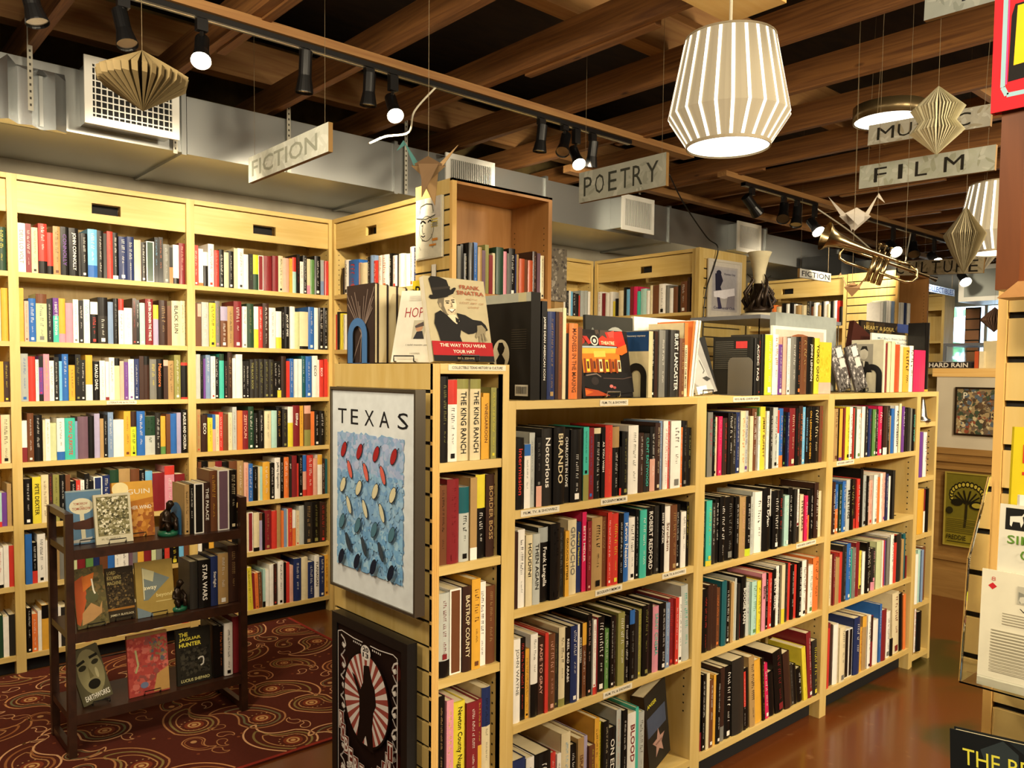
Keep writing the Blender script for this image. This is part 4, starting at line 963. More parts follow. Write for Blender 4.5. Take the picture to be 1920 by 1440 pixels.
# --- items on top of the narrow end case
TZ = 1.6212
def hat_cover(a):
    K_ = '100c0a'
    a.rect(0, 0, 1, 1, 'b9ad8a')
    a.poly([(.20, .24), (.30, .22), (.46, .23), (.485, .31), (.47, .38), (.43, .44), (.36, .475), (.28, .46), (.22, .38), (.17, .31)], '6e6450')
    a.poly([(.29, .25), (.40, .22), (.47, .24), (.485, .31), (.47, .38), (.43, .435), (.37, .465), (.31, .43), (.27, .34)], 'c6b896')
    a.poly([(.42, .27), (.47, .25), (.48, .33), (.46, .38), (.42, .36)], 'ddd0ae')
    a.ell(.335, .305, .028, .009, '2c241a'); a.ell(.43, .29, .026, .009, '2c241a'); a.line([(.30, .285), (.37, .28)], .003, '2c241a'); a.line([(.40, .268), (.455, .262)], .003, '2c241a')
    a.line([(.39, .30), (.405, .345), (.375, .352)], .0022, '6a5a40'); a.ell(.39, .392, .052, .018, 'f4eeda', -.12); a.line([(.33, .385), (.39, .415), (.45, .375)], .0024, '5a3a2c'); a.ell(.21, .34, .022, .03, '9a8c70')
    a.poly([(.07, .035), (.11, .0), (.24, .0), (.36, .03), (.39, .12), (.42, .175), (.30, .20), (.16, .235), (.11, .22)], K_); a.poly([(.10, .14), (.40, .10), (.405, .125), (.11, .17)], '2a241e')
    a.poly([(.04, .255), (.06, .225), (.20, .215), (.38, .165), (.46, .115), (.49, .112), (.50, .125), (.44, .19), (.32, .235), (.15, .27), (.07, .275)], K_)
    a.poly([(.30, .455), (.44, .44), (.50, .53), (.44, .56), (.36, .53)], 'd8ccac'); a.poly([(.43, .47), (.49, .50), (.47, .55), (.43, .53)], K_)
    a.poly([(.11, .44), (.20, .40), (.30, .455), (.38, .52), (.44, .555), (.50, .51), (.46, .42), (.60, .44), (.72, .49), (.86, .50), (.93, .55), (.96, .61), (.90, .63), (.86, .57), (.80, .58), (.76, .64), (.70, .66), (.62, .67), (.54, .64), (.50, .62), (.47, .70), (.50, .78), (.15, .78), (.12, .66), (.08, .56)], K_)
    a.poly([(.78, .56), (.86, .55), (.92, .60), (.90, .68), (.93, .74), (.90, .75), (.87, .71), (.88, .77), (.85, .78), (.83, .71), (.81, .77), (.78, .76), (.79, .69), (.74, .72), (.73, .69), (.77, .63)], '8f8468')
    a.line([(.83, .66), (.84, .74)], .002, '4a4030'); a.line([(.87, .65), (.89, .73)], .002, '4a4030')
    a.txt('FRANK', .56, .075, .34, .05, '9c4526'); a.txt('SINATRA', .50, .145, .46, .05, '9c4526')
    a.txt('AND THE', .64, .235, .2, .02, 'a87a54', 0); a.txt('LOST ART OF', .54, .28, .40, .024, 'a87a54', 0); a.txt("LIVIN'", .67, .33, .18, .024, 'a87a54', 0)
    a.rect(0, .765, 1, .93, 'a81a20'); a.txt('THE WAY YOU WEAR', .12, .79, .76, .04, 'e8dcc8', .02); a.txt('YOUR HAT', .32, .862, .36, .04, 'e8dcc8', .02)
    a.rect(0, .93, 1, 1, '100c0a'); a.txt('BILL ZEHME', .38, .95, .28, .022, 'b8a47c', 0)
display_book('book with a man in a black hat and red title band, on wire easel', (1.354, 1.868, TZ + .006), .222, .250, .022, 'cfc4a0', hat_cover, 12, 0, 0, 'd8d0bc',
             easel=('dark wire easel holding the red banded hat book', BLACK))
def hopper(a):
    a.rect(0, 0, 1, 1, 'ddd8c8'); a.txt('HOPPER', .16, .24, .74, .14, '9c2f34', .0); a.rect(.38, .42, .66, .68, 'b9b29c')
    a.ell(.52, .52, .08, .06, 'b98a66'); a.poly([(.42, .50), (.60, .44), (.62, .50), (.44, .53)], '4a3f3a'); a.poly([(.42, .68), (.48, .58), (.60, .57), (.66, .68)], '1d1c22')
    a.txt('i told maxim you', .28, .75, .5, .03, '5a544a', 0); a.txt('HOPPER', .40, .87, .22, .022, 'a09a8c', 0)
    for q in range(4): a.rect(.2, .08 + q * .02, .8, .084 + q * .02, 'bdb7a6')
display_book('white book with scrawled red title and small portrait, leaning beside the hat book', (1.362, 2.100, TZ + .004), .150, .235, .036, 'ddd8c8', hopper, 19, math.radians(-60), 0, 'c9c2a8',
             easel=('black wire easel under the scrawled white book', BLACK, .05))
# four jacketed books seen from their page edges, and the blue bookend
xx = 1.345
for k, (wd, hh) in enumerate(((.013, .248), (.034, .246), (.034, .244), (.034, .242), (.030, .238))):
    r = thing('book', ('book in dark shiny jacket behind the blue bookend', 'book showing page edges, first right of the blue bookend', 'book showing page edges, second right of the blue bookend',
                       'book showing page edges, third right of the blue bookend', 'book showing page edges, half hidden behind the white leaning book')[k], 'book', (xx, 2.165, TZ), 0, 'books standing beside the blue bookend')
    m = MB(); m.box(0, 0, 0, .0026, .165, hh, '2d2320'); m.box(wd - .0026, 0, 0, wd, .165, hh, '2d2320'); m.box(0, .162, 0, wd, .165, hh, '2d2320')
    if k == 0:
        mm = MB(); mm.M = Matrix.Translation((0, .165, 0)) @ Matrix.Rotation(-PI / 2, 4, 'Z')
        a = Art(mm, .165, hh); a.rect(0, 0, 1, 1, '3a2d28')
        for q in range(14): a.line([(.5 + .5 * math.cos(q), .05 + .02 * q), (.56, .62), (.5 + .3 * math.sin(q * 2.1), .98)], .003, '8c7a70')
        mm.build('jacket_front', ARTM, r)
    m.build('cover', ARTM, r)
    MB().box(.0027, .002, .003, wd - .0027, .16, hh - .003).build('page_block', PAGES, r)
    xx += wd + .001
t = thing('bookend', 'blue arched metal bookend at the left end of the narrow case top', 'bookend', (1.335, 2.25, TZ))
m = MB(); out = []; inn = []
n = 14
R1, R0 = .058, .028
def arch(R, zc): return [(-R, 0)] + [(-R * math.cos(PI * i / n), zc + R * math.sin(PI * i / n)) for i in range(n + 1)] + [(R, 0)]
o1 = arch(R1, .085); i1 = arch(R0, .090)
for a_, b_, c_, d_ in zip(o1, o1[1:], i1[1:], i1):
    for yy in (0, .0015):
        m.quad((yy, a_[0], a_[1]), (yy, b_[0], b_[1]), (yy, c_[0], c_[1]), (yy, d_[0], d_[1]), '3d6ea6')
m.box(0, -R1, 0, .10, R1, .0012, '2f5f96')
m.build('plate', solid('blue_enamel', '3d6ea6', .45), t)
# big coffee table book, cover towards the narrow case
def bigblack(a):
    a.rect(0, 0, 1, 1, '1a1713'); a.rect(0, 0, 1, .085, '9c9d90'); a.rect(.78, 0, .92, .085, 'b3ab88')
    a.ell(.47, .575, .155, .145, 'c9c0a4', 0, 30); a.poly([(.40, .71), (.38, .63), (.44, .575), (.40, .52), (.43, .46), (.50, .46), (.54, .51), (.52, .55), (.49, .575), (.55, .63), (.53, .70)], '17130f')
    for q in range(9): a.rect(.66, .34 + q * .022, .93, .346 + q * .022, '3a342a')
    a.rect(.74, .86, .97, .965, 'c9c4b4')
    for q in range(17): a.rect(.755 + q * .012, .875, .755 + q * .012 + (.007 if q % 3 else .004), .945, '2a2620')
display_book('tall black coffee table book with a silhouette in a cream oval and barcode', (1.700, 2.102, FR_TOP + .001), .262, .332, .040, '1a1713', bigblack, 0, -PI / 2, 0, '1a1713')
# --- items on top of the front row
def theatre(a):
    a.rect(0, 0, 1, 1, '120c0a'); a.blots(.05, .0, .7, .26, ('2b211d', '1c1512', '4a3a30'), 20, .12, 2); a.poly([(.56, .03), (.90, .0), (.95, .20), (.88, .30), (.70, .20), (.6, .14)], 'b8281c'); a.poly([(.60, .03), (.74, .0), (.72, .14), (.64, .12)], 'd8483a')
    a.ell(.10, .17, .06, .05, '9a2a1c'); a.ell(.34, .16, .075, .075, 'd0c8bc'); a.ell(.34, .16, .055, .055, '1c1512'); a.ell(.34, .165, .03, .03, 'd0c8bc'); a.poly([(.12, .10), (.20, .10), (.28, .20), (.22, .22)], 'b02a20')
    a.poly([(.42, .13), (.50, .08), (.58, .12), (.70, .10), (.76, .16), (.76, .235), (.42, .225)], 'b8341e'); a.txt('THEATRE', .46, .165, .26, .05, 'f0d9a8', .02); a.poly([(.06, .25), (.42, .24), (.76, .245), (.76, .262), (.06, .275)], '9cb0b8')
    a.poly([(.06, .28), (.76, .265), (.80, .38), (.80, .62), (.06, .64)], 'c8761c'); a.poly([(.06, .28), (.76, .265), (.74, .34), (.08, .36)], 'e8a83a'); a.poly([(.30, .32), (.52, .31), (.52, .40), (.30, .41)], 'f0bc50'); a.poly([(.74, .27), (.95, .20), (.96, .32), (.84, .37), (.72, .35)], 'd8641e')
    for q in range(6): a.rect(.10 + q * .118, .43, .115 + q * .118 + .02, .64, '8a3a14'); a.rect(.14 + q * .118, .44 + .01 * (q % 2), .20 + q * .118, .62, ('f0c83a', 'b85a18', 'e0d8a0')[q % 3]); a.rect(.15 + q * .118, .47, .19 + q * .118, .58, '5a2c14')
    a.poly([(.05, .70), (.12, .64), (.26, .63), (.34, .69), (.50, .72), (.96, .62), (1, .66), (1, .93), (.5, .97), (.05, .84)], '0e0a09'); a.ell(.26, .76, .07, .06, '2c2422'); a.line([(.10, .68), (.30, .655), (.38, .70)], .004, '7a6a60'); a.line([(.42, .72), (.8, .73), (.98, .70)], .003, '4a3a34'); a.ell(.56, .84, .035, .025, 'c8706a'); a.ell(.62, .86, .03, .02, 'a84a44')
    a.poly([(.05, .86), (.30, .90), (.52, .98), (.05, .98)], 'a8421c'); a.poly([(.05, .88), (.2, .92), (.05, .97)], 'd0641e')
    a.rect(0, 0, .055, 1, '1a100e'); a.rect(.008, .04, .045, .34, '8c1f1c')
display_book('orange and red theatre cover book on a silver easel', (1.952, 1.862, FR_TOP + .004), .262, .232, .012, '1c1410', theatre, 9, 0, 0, None,
             easel=('silver wire easel under the orange theatre cover', SILVER))
def bluecream(a): a.rect(0, 0, 1, .30, '1d3f6a'); a.rect(0, .30, 1, 1, 'c9bd94'); a.txt('A Discovery mystery', .25, .05, .65, .035, 'd8d4c0')
display_book('blue and cream book with its side cover showing, right of the theatre cover', (2.262, 1.99, FR_TOP + .001), .155, .234, .022, 'c9bd94', bluecream, 0, -PI / 2, 0)
def arch_end(lb, x, y, R1, R0, zc, mat, foot=.06):
    t = thing('bookend', lb, 'bookend', (x, y, FR_TOP + .001), -PI / 2)
    o1 = arch(R1, zc); i1 = arch(R0, zc); m = MB()
    for a_, b_, c_, d_ in zip(o1, o1[1:], i1[1:], i1):
        for yy in (0, .0015): m.quad((a_[0], yy, a_[1]), (b_[0], yy, b_[1]), (c_[0], yy, c_[1]), (d_[0], yy, d_[1]), 'k')
    m.box(-R1, -foot, 0, R1, 0, .0012, 'k'); m.build('plate', mat, t)
arch_end('black arched metal bookend right of the orange theatre cover', 2.257, 1.888, .047, .022, .075, BLACK)
def reel(a):
    a.rect(0, 0, 1, 1, '2c2c28'); a.ell(.62, .55, .34, .42, '8e9088', 0, 32); a.ell(.62, .55, .30, .37, '23231f', 0, 32)
    for q in range(6): t_ = q * PI / 3; a.line([(.62, .55), (.62 + .3 * math.cos(t_), .55 + .37 * math.sin(t_))], .008, '8e9088')
    a.ell(.14, .45, .06, .3, '6d6f68'); a.ell(.62, .55, .07, .09, 'a4a69e')
display_book('wide charcoal book with a pale film reel, behind the theatre cover', (2.173, 2.05, FR_TOP + .001), .264, .298, .012, '2c2c28', reel, 2, 0, 0)
display_book('wide plain white book right of the film reel book', (2.440, 2.045, FR_TOP + .001), .325, .305, .014, 'd8d6c8', lambda a: a.rect(0, 0, 1, 1, 'd6d4c6'), 2, 0, 0)
def face(a):
    a.rect(0, 0, 1, 1, '8d8c88'); a.poly([(.0, .12), (.30, .0), (.85, .95), (.6, 1), (.0, .8)], 'a9a8a3'); a.poly([(.0, .0), (.34, .0), (.1, .14), (.0, .2)], '1a1917'); a.line([(.05, .28), (.22, .25), (.40, .32)], .010, 'k'); a.ell(.22, .37, .15, .030, 'b9b8b2'); a.line([(.07, .37), (.22, .335), (.36, .37)], .006, 'k'); a.ell(.24, .37, .04, .02, 'k')
    a.line([(.45, .40), (.58, .60), (.48, .64)], .004, '55544f'); a.poly([(.40, .72), (.62, .70), (.80, .76), (.60, .79)], '3a3936'); a.poly([(.7, .0), (1, .0), (1, 1)], '1a1a18'); a.rect(0, .86, .5, 1, 'e9e8e2')
display_book('black and white close up face cover left of the grey bookend', (2.625, 1.885, FR_TOP + .005), .135, .222, .010, 'd0d0cc', face, 13, 0, -6,
             easel=('black wire easel under the black and white face cover', BLACK, .05))
def backcov(a):
    a.rect(0, 0, 1, 1, '1f1e1b'); a.rect(.62, .08, .92, .20, 'b83a3a')
    for q in range(14):
        a.rect(.06, .08 + q * .035, .56 if q < 4 else .92, .09 + q * .035, '55534c')
display_book('black back cover with a red box, behind the grey metal bookend', (2.919, 2.022, FR_TOP + .001), .178, .240, .022, '1f1e1b', backcov, 0, -PI / 2, 0)
t = thing('bookend', 'dark grey rounded metal bookend before the black back cover', 'bookend', (2.914, 1.944, FR_TOP + .001), -PI / 2)
m = MB(); m.M = Matrix.Rotation(PI / 2, 4, 'X')
m.prism([(0, 0), (.115, 0), (.115, .135), (.108, .148), (.095, .155), (.02, .155), (.007, .148), (0, .135)], -.001, .001, '57524a'); m.M = None
m.box(0, -.06, 0, .115, 0, .0015, '57524a'); m.build('plate', solid('grey_enamel', '5a554c', .45), t)
def hair(a): a.rect(0, 0, 1, 1, 'e6e1d4'); a.rect(.05, .05, .95, .95, 'd9b7a8'); a.ell(.5, .40, .34, .30, '8a5636'); a.ell(.5, .46, .22, .24, 'd6a488'); a.line([(.2, .3), (.5, .15), (.8, .3)], .01, 'b57a4c')
display_book('white edged cover with auburn hair behind the rock books', (3.327, 1.985, FR_TOP + .001), .49, .308, .010, 'e6e1d4', hair, 1, 0, 0)
display_book('very large light grey book standing behind the auburn hair cover', (3.546, 2.10, FR_TOP + .001), .60, .386, .03, '9aa19c', lambda a: a.rect(0, 0, 1, 1, '9aa19c'), 1, 0, 0)
display_book('clear wrapped yellow book at the right of the rock display', (3.478, 1.845, FR_TOP + .001), .115, .235, .018, 'd4bf34', lambda a: (a.rect(0, 0, 1, 1, 'd4bf34'), a.rect(.0, .78, 1, 1, 'e3b0a0'), a.blots(.1, .1, .9, .7, ('dcc83e', 'c9b22a'), 40, .09, 3)), 0, 0, 0)
def bwcard(a): a.rect(0, 0, 1, 1, '5a5654'); a.blots(0, 0, 1, 1, ('26231f', '8e8a86', 'b8b4b0', '3a3634'), 170, .06, 12); a.rect(.45, .04, .9, .26, 'd6d4cc'); a.rect(.5, .3, .92, .5, 'c9c7bf')
display_book('leaning black and white photo cover, left one of two by the black bookend', (3.745, 1.875, FR_TOP + .005), .13, .215, .008, '5a5654', bwcard, 11, 0, -10, easel=('left black wire easel on front right bookcase', BLACK, .05))
display_book('leaning black and white photo cover, right one of two by the black bookend', (3.905, 1.87, FR_TOP + .005), .13, .225, .010, '4a4644', bwcard, 11, 0, -12, easel=('right black wire easel on front right bookcase', BLACK, .06))
def portrait(a): a.rect(0, 0, 1, 1, 'd2cdb4'); a.rect(.12, .08, .68, .62, '9a978a'); a.ell(.40, .26, .13, .12, 'c4c0b0'); a.poly([(.28, .2), (.34, .12), (.48, .12), (.53, .22), (.42, .17)], '2a2825'); a.poly([(.16, .62), (.28, .42), (.40, .40), (.54, .42), (.66, .62)], '24231f'); a.poly([(.36, .40), (.44, .40), (.41, .56)], 'e0dccb')
display_book('cream cover with a suited man portrait behind the black bookend', (4.098, 1.996, FR_TOP + .001), .165, .266, .022, 'd2cdb4', portrait, 0, -PI / 2, 0)
arch_end('black arched metal bookend before the suited man portrait', 4.092, 1.888, .055, .026, .088, BLACK)
def mel(a): a.rect(0, 0, 1, 1, 'd9d6c6'); a.txt("Mel Bay's Best-Selling", .12, .06, .62, .05, '3a5a7a', .01); a.txt('Country Products', .3, .13, .45, .05, '3a5a7a', .01)
display_book('tall white songbook with blue title behind the cream books', (4.22, 1.945, FR_TOP + .001), .575, .308, .008, 'd9d6c6', mel, 1, 0, 0)
def heart(a): a.rect(0, 0, 1, 1, '1d1712'); a.blots(0, .02, 1, .16, ('4a3a1c', '6a5526', '2c2216'), 20, .1, 4); a.txt('HEART & SOUL', .06, .07, .62, .055, 'b09a58', 0); a.rect(.74, 0, 1, .13, '2c3a6a')
display_book('large black and gold cover topped with blue, rearmost on front right bookcase', (4.29, 2.036, FR_TOP + .001), .60, .382, .014, '1d1712', heart, 1, 0, 0)
t = display_book('dark maroon book tilted sharply left behind the photo covers', (4.05, 2.001, FR_TOP + .078), .20, .32, .026, '3a1a12', lambda a: a.rect(0, 0, 1, 1, '3c1a12'), 4, 0, 22)
display_book('tall marbled grey volume standing beside the birch end case', (3.238, 3.345, 2.006), .13, .30, .03, '6a6256', lambda a: (a.rect(0, 0, 1, 1, '6e665a'), a.blots(0, 0, 1, 1, ('57504a', '8a8274', '4a4440', '9a9284'), 90, .09, 21)), 0, 0, 0)

t = thing('bookend', 'dark arched bookend at the right of the second shelf, front right bookcase', 'bookend', (4.312, 1.99, .8535), -PI / 2)
m = MB(); m.poly([(-.05, 0, 0), (.12, 0, 0), (.11, 0, .05), (.07, .0, .14), (.02, 0, .20), (-.05, 0, .21)], 'k'); m.box(-.05, -.0, 0, .12, .09, .0012, 'k'); m.poly([(.02, -.0004, .03), (.06, -.0004, .03), (.05, -.0004, .06), (.02, -.0004, .07)], 'c'); m.poly([(.0, -.0004, .09), (.04, -.0004, .10), (.02, -.0004, .17)], 'G'); m.build('plate', FLATP, t)
# acrylic display case and vase behind the front row
t = thing('acrylic_display_case', 'clear acrylic display case with a grey rim behind the rock books', 'display case', (4.45, 2.75, 0))
MB().box(0, 0, 0, 1.0, .5, 1.68).build('cabinet_base', MAPLE_V, t)
m = MB()
for (a_, b_) in (((0, 0), (1.0, .008)), ((0, .492), (1.0, .5)), ((0, .008), (.008, .492)), ((.992, .008), (1.0, .492))): m.box(a_[0], a_[1], 1.682, b_[0], b_[1], 1.94)
m.build('acrylic_walls', ACRYLIC, t)
m = MB(); m.box(-.01, -.01, 1.941, 1.01, .51, 1.965); m.build('rim', solid('grey_rim', '8f9298', .4), t)
for k in range(5):
    tag(MB().box(4.55 + k * .17, 2.90, 1.681, 4.65 + k * .17, 3.02, 1.76 + .02 * (k % 3), ('Y', 'w', 'b', 't', 'r')[k]).build('boxed_keepsake', FLATP), 'small %s box inside the acrylic display case' % ('golden yellow', 'white', 'blue', 'tan', 'red')[k], 'box', 'small boxes in the acrylic case')
t = thing('figurine_vase', 'cream trumpet vase rising from dark leafy bronze figures on the acrylic case', 'vase', (4.80, 2.98, 1.9655))
m = MB(); m.lathe([(.001, 0), (.11, 0), (.115, .03), (.10, .035), (.001, .036)], 0, 0, 24, 'cfc6ae'); m.build('base', FLATP, t, True)
m = MB(); rg = random.Random(5)
m.lathe([(.001, .036), (.085, .036), (.09, .06), (.055, .09), (.06, .13), (.04, .18), (.035, .23), (.001, .235)], 0, 0, 14, 'k')
for q in range(12):
    an = q * PI / 6; r0 = .05
    m.tube([(r0 * math.cos(an), r0 * math.sin(an), .04), (.10 * math.cos(an), .10 * math.sin(an), .07 + .05 * (q % 3)), (.06 * math.cos(an + .5), .06 * math.sin(an + .5), .15 + .05 * (q % 3)), ((.05 + .05 * (q % 2)) * math.cos(an + .2), (.05 + .05 * (q % 2)) * math.sin(an + .2), .19 + .05 * (q % 3))], [.013, .014, .009, .002], 7)
m.build('bronze_figures', BRONZE, t, True)
m = MB(); m.lathe([(.03, .18), (.034, .25), (.045, .33), (.062, .40), (.078, .435), (.074, .437), (.058, .40), (.04, .33)], 0, 0, 26, 'd3c8a4'); m.build('vase_body', FLATP, t, True)

# ================================================================== the dark cart
CX0, CX1, CY0, CY1 = .800, 1.552, 3.598, 3.912
t = thing('display_cart', 'dark walnut tiered display cart standing on the paisley rug', 'cart', (0, 0, 0))
p = .030
for (xa, ya) in ((CX0, CY0), (CX0, CY1 - p), (CX1 - p, CY0), (CX1 - p, CY1 - p)):
    MB().box(xa, ya, .0095, xa + p, ya + p, 1.012).build('leg', CARTW, t)
for xa in (CX0, CX1 - p):
    for z in (.985, .845, .50, .165, .02):
        MB().box(xa + .003, CY0 + p, z, xa + p - .003, CY1 - p, z + .028).build('end_rail', CARTW, t)
for z in (.845, .503, .165):
    m = MB(); m.box(CX0 + p + .0005, CY0 + .004, z, CX1 - p - .0005, CY1 - .004, z + .018); m.box(CX0 + p + .0005, CY0, z - .022, CX1 - p - .0005, CY0 + .018, z - .0003 + .018)
    m.build('shelf', CARTW, t)
MB().box(CX0 + p, CY1 - .012, .30, CX1 - p, CY1 - .004, .305).build('stretcher', CARTW, t)
c1, c2, c3 = .8645, .5225, .1845
def tomorrow(a):
    a.rect(0, 0, 1, 1, '5d7f9c'); a.rect(0, 0, 1, .03, '93a4a8'); a.ell(.42, .30, .34, .15, 'd8d2b4'); a.txt('TOMORROW', .2, .23, .4, .045, '9c3a24'); a.txt('and', .38, .29, .08, .02, '9c3a24'); a.txt('TOMORROW', .16, .32, .52, .05, '9c3a24')
    a.poly([(.36, .44), (.48, .44), (.50, .92), (.38, .92)], 'd8d2b4'); a.poly([(.0, .60), (.5, .56), (.8, .50), (1, .42), (1, .70), (.6, .74), (.2, .72)], '4a2c20'); a.poly([(.1, .92), (.7, .88), (.6, .97), (.15, .97)], 'b9b7ae'); a.ell(.85, .45, .08, .04, '6a5a40')
display_book('blue cover reading TOMORROW AND TOMORROW on the cart top tier', (.834, 3.70, c1), .135, .225, .018, '5d7f9c', tomorrow, 10, 0, 0, None, 'face out books on the cart', ('wire easel under the blue TOMORROW cover', BLACK))
def engraving(a): a.rect(0, 0, 1, 1, 'c9c2a6'); a.rect(.07, .05, .93, .84, '7c7550'); a.blots(.08, .06, .92, .83, ('d6d0b4', '5e5a3e', 'a39d7c', 'e0dabf', '46432c', '8f8a62'), 420, .045, 8); a.txt('H. G. WELLS', .15, .88, .5, .04, '6a6450', 0)
display_book('cream cover with engraved landscape scene, front of the cart top tier', (.925, 3.640, c1), .145, .208, .016, 'c9c2a6', engraving, 12, 0, 0, None, 'face out books on the cart', ('wire easel under the engraved landscape cover', BLACK))
def wind(a): a.rect(0, 0, 1, 1, 'b8762c'); a.poly([(0, 0), (1, 0), (1, .30), (0, .40)], 'd9a445'); a.ell(.2, .12, .2, .12, 'f2e2a8'); a.blots(0, .4, 1, 1, ('a4622a', 'c98a3a', '96552a', 'd0964a'), 100, .10, 2); a.txt('GUIN', .36, .14, .56, .09, 'f0ead6', 0); a.txt('THE OTHER WIND', .04, .44, .9, .065, 'f0ead6', .01)
display_book('glowing orange book lettered THE OTHER WIND on the cart top tier', (1.015, 3.715, c1), .168, .242, .024, 'b8762c', wind, 8, 0, 0, None, 'face out books on the cart', ('wire easel under the orange OTHER WIND book', BLACK))
def bookA(a): a.rect(0, 0, 1, 1, '5c5434'); a.blots(0, 0, 1, 1, ('6a6038', '4a4428', '74603a'), 130, .08, 1); a.poly([(.05, .2), (.35, .12), (.4, .5), (.1, .95), (.0, .9)], 'b5562c'); a.poly([(.3, .15), (.7, .1), (.6, .3), (.3, .4)], 'c9702e'); a.ell(.55, .5, .2, .1, '57583a'); a.poly([(.15, .95), (.2, .75), (.5, .6), (.75, .7), (.85, .6), (.8, .8), (.5, .9)], 'b58c5a'); a.line([(.6, .2), (.62, .4), (.66, .46)], .006, 'e8e2cc')
display_book('murky green and orange cover at left of the cart middle tier', (.850, 3.642, c2), .122, .245, .016, '5c5434', bookA, 11, 0, -3, None, 'face out books on the cart', ('wire easel under the green and orange cover', BLACK))
def kelvin(a): a.rect(0, 0, 1, 1, '352b1d'); a.blots(.05, .1, .95, .8, ('5a4a30', '241c12', '75603a', '463a26'), 220, .05, 3); a.txt('LORD', .06, .06, .3, .06, 'b3a468'); a.txt("KELVIN'S", .05, .15, .5, .07, 'b3a468'); a.txt('MACHINE', .05, .25, .5, .07, 'b3a468'); a.rect(.02, .76, .98, .80, '9c6a2c'); a.txt('JAMES P. BLAYLOCK', .1, .87, .85, .05, 'd6cca8')
display_book("dark brown cover with yellow title ending MACHINE, cart middle tier", (.972, 3.67, c2), .112, .225, .018, '352b1d', kelvin, 9, 0, 0, None, 'face out books on the cart', ('wire easel under the dark brown MACHINE cover', BLACK))
def away(a): a.rect(0, 0, 1, 1, '9c8444'); a.poly([(.18, .1), (.9, .35), (.3, .7), (.18, .7)], '6f7a78'); a.poly([(.2, .12), (.5, .2), (.45, .38), (.2, .3)], 'b9b590'); a.line([(.2, .12), (.2, .68)], .004, 'd0c89c'); a.poly([(0, .8), (.4, .95), (.4, 1), (0, 1)], '6f7f88'); a.txt('away', .2, .46, .34, .08, 'e4dcb8'); a.txt('beyond', .52, .60, .42, .09, 'd6c688'); a.rect(.5, .74, .95, .76, 'c0ac6c')
display_book('mustard cover lettered away and beyond on the cart middle tier', (1.085, 3.645, c2), .158, .238, .016, '9c8444', away, 10, 0, 0, None, 'face out books on the cart', ('wire easel under the mustard away and beyond cover', BLACK))
def earth(a):
    a.rect(0, 0, 1, 1, '57523a'); a.ell(.55, .45, .42, .42, '8b845e'); a.ell(.32, .34, .13, .05, '2c2818', -.2); a.ell(.76, .30, .12, .045, '2c2818', -.2); a.line([(.18, .26), (.45, .22)], .012, '1d1a10'); a.line([(.62, .20), (.9, .18)], .012, '1d1a10')
    a.poly([(.5, .35), (.6, .55), (.46, .56)], '6f6844'); a.ell(.54, .68, .2, .09, '17140c'); a.ell(.72, .5, .05, .1, 'b5ad84'); a.txt('EARTHWORKS', .12, .84, .82, .10, 'e8e4d6', .02)
display_book('tilted green cover with a shouting face lettered EARTHWORKS', (.872, 3.66, c3 + .002), .118, .232, .020, '57523a', earth, 10, 0, -13, None, 'face out books on the cart', ('wire easel under the tilted EARTHWORKS cover', BLACK))
def redb(a): a.rect(0, 0, 1, 1, 'a5443c'); a.blots(0, .05, 1, .95, ('b8584c', '9a3a38', 'c0685c', '8a4a44'), 170, .08, 4); a.blots(.55, .1, .98, .5, ('7a6448', '8a744e', '5c5a64'), 60, .05, 5); a.rect(0, 0, 1, .05, '8a6a3c'); a.line([(.2, .25), (.25, .5), (.18, .62)], .008, 'a8a070'); a.ell(.38, .84, .1, .05, '6a7490'); a.poly([(.7, .7), (1, .6), (1, .98), (.6, .98)], 'b58c50')
display_book('red painterly cover in the middle of the cart bottom tier', (1.045, 3.64, c3), .168, .262, .016, 'a5443c', redb, 8, 0, 0, None, 'face out books on the cart', ('wire easel under the red painterly cover', BLACK))
def jaguar(a): a.rect(0, 0, 1, 1, '26231c'); a.blots(.1, .35, .95, .85, ('35322a', '1b1914', '403c30'), 160, .06, 6); a.txt('THE', .08, .05, .26, .075, 'e0d24a', .03); a.txt('JAGUAR', .08, .145, .64, .075, 'e0d24a', .03); a.txt('HUNTER', .08, .24, .64, .075, 'e0d24a', .03); a.line([(.62, .58), (.66, .55), (.76, .55), (.78, .6), (.76, .68), (.68, .7)], .006, 'd8d4c8'); a.txt('LUCIUS SHEPARD', .1, .9, .84, .055, 'd8d090', .01)
display_book('dark cover with yellow title THE JAGUAR HUNTER on the cart', (1.248, 3.64, c3), .152, .245, .018, '26231c', jaguar, 5, 0, 0, None, 'face out books on the cart')
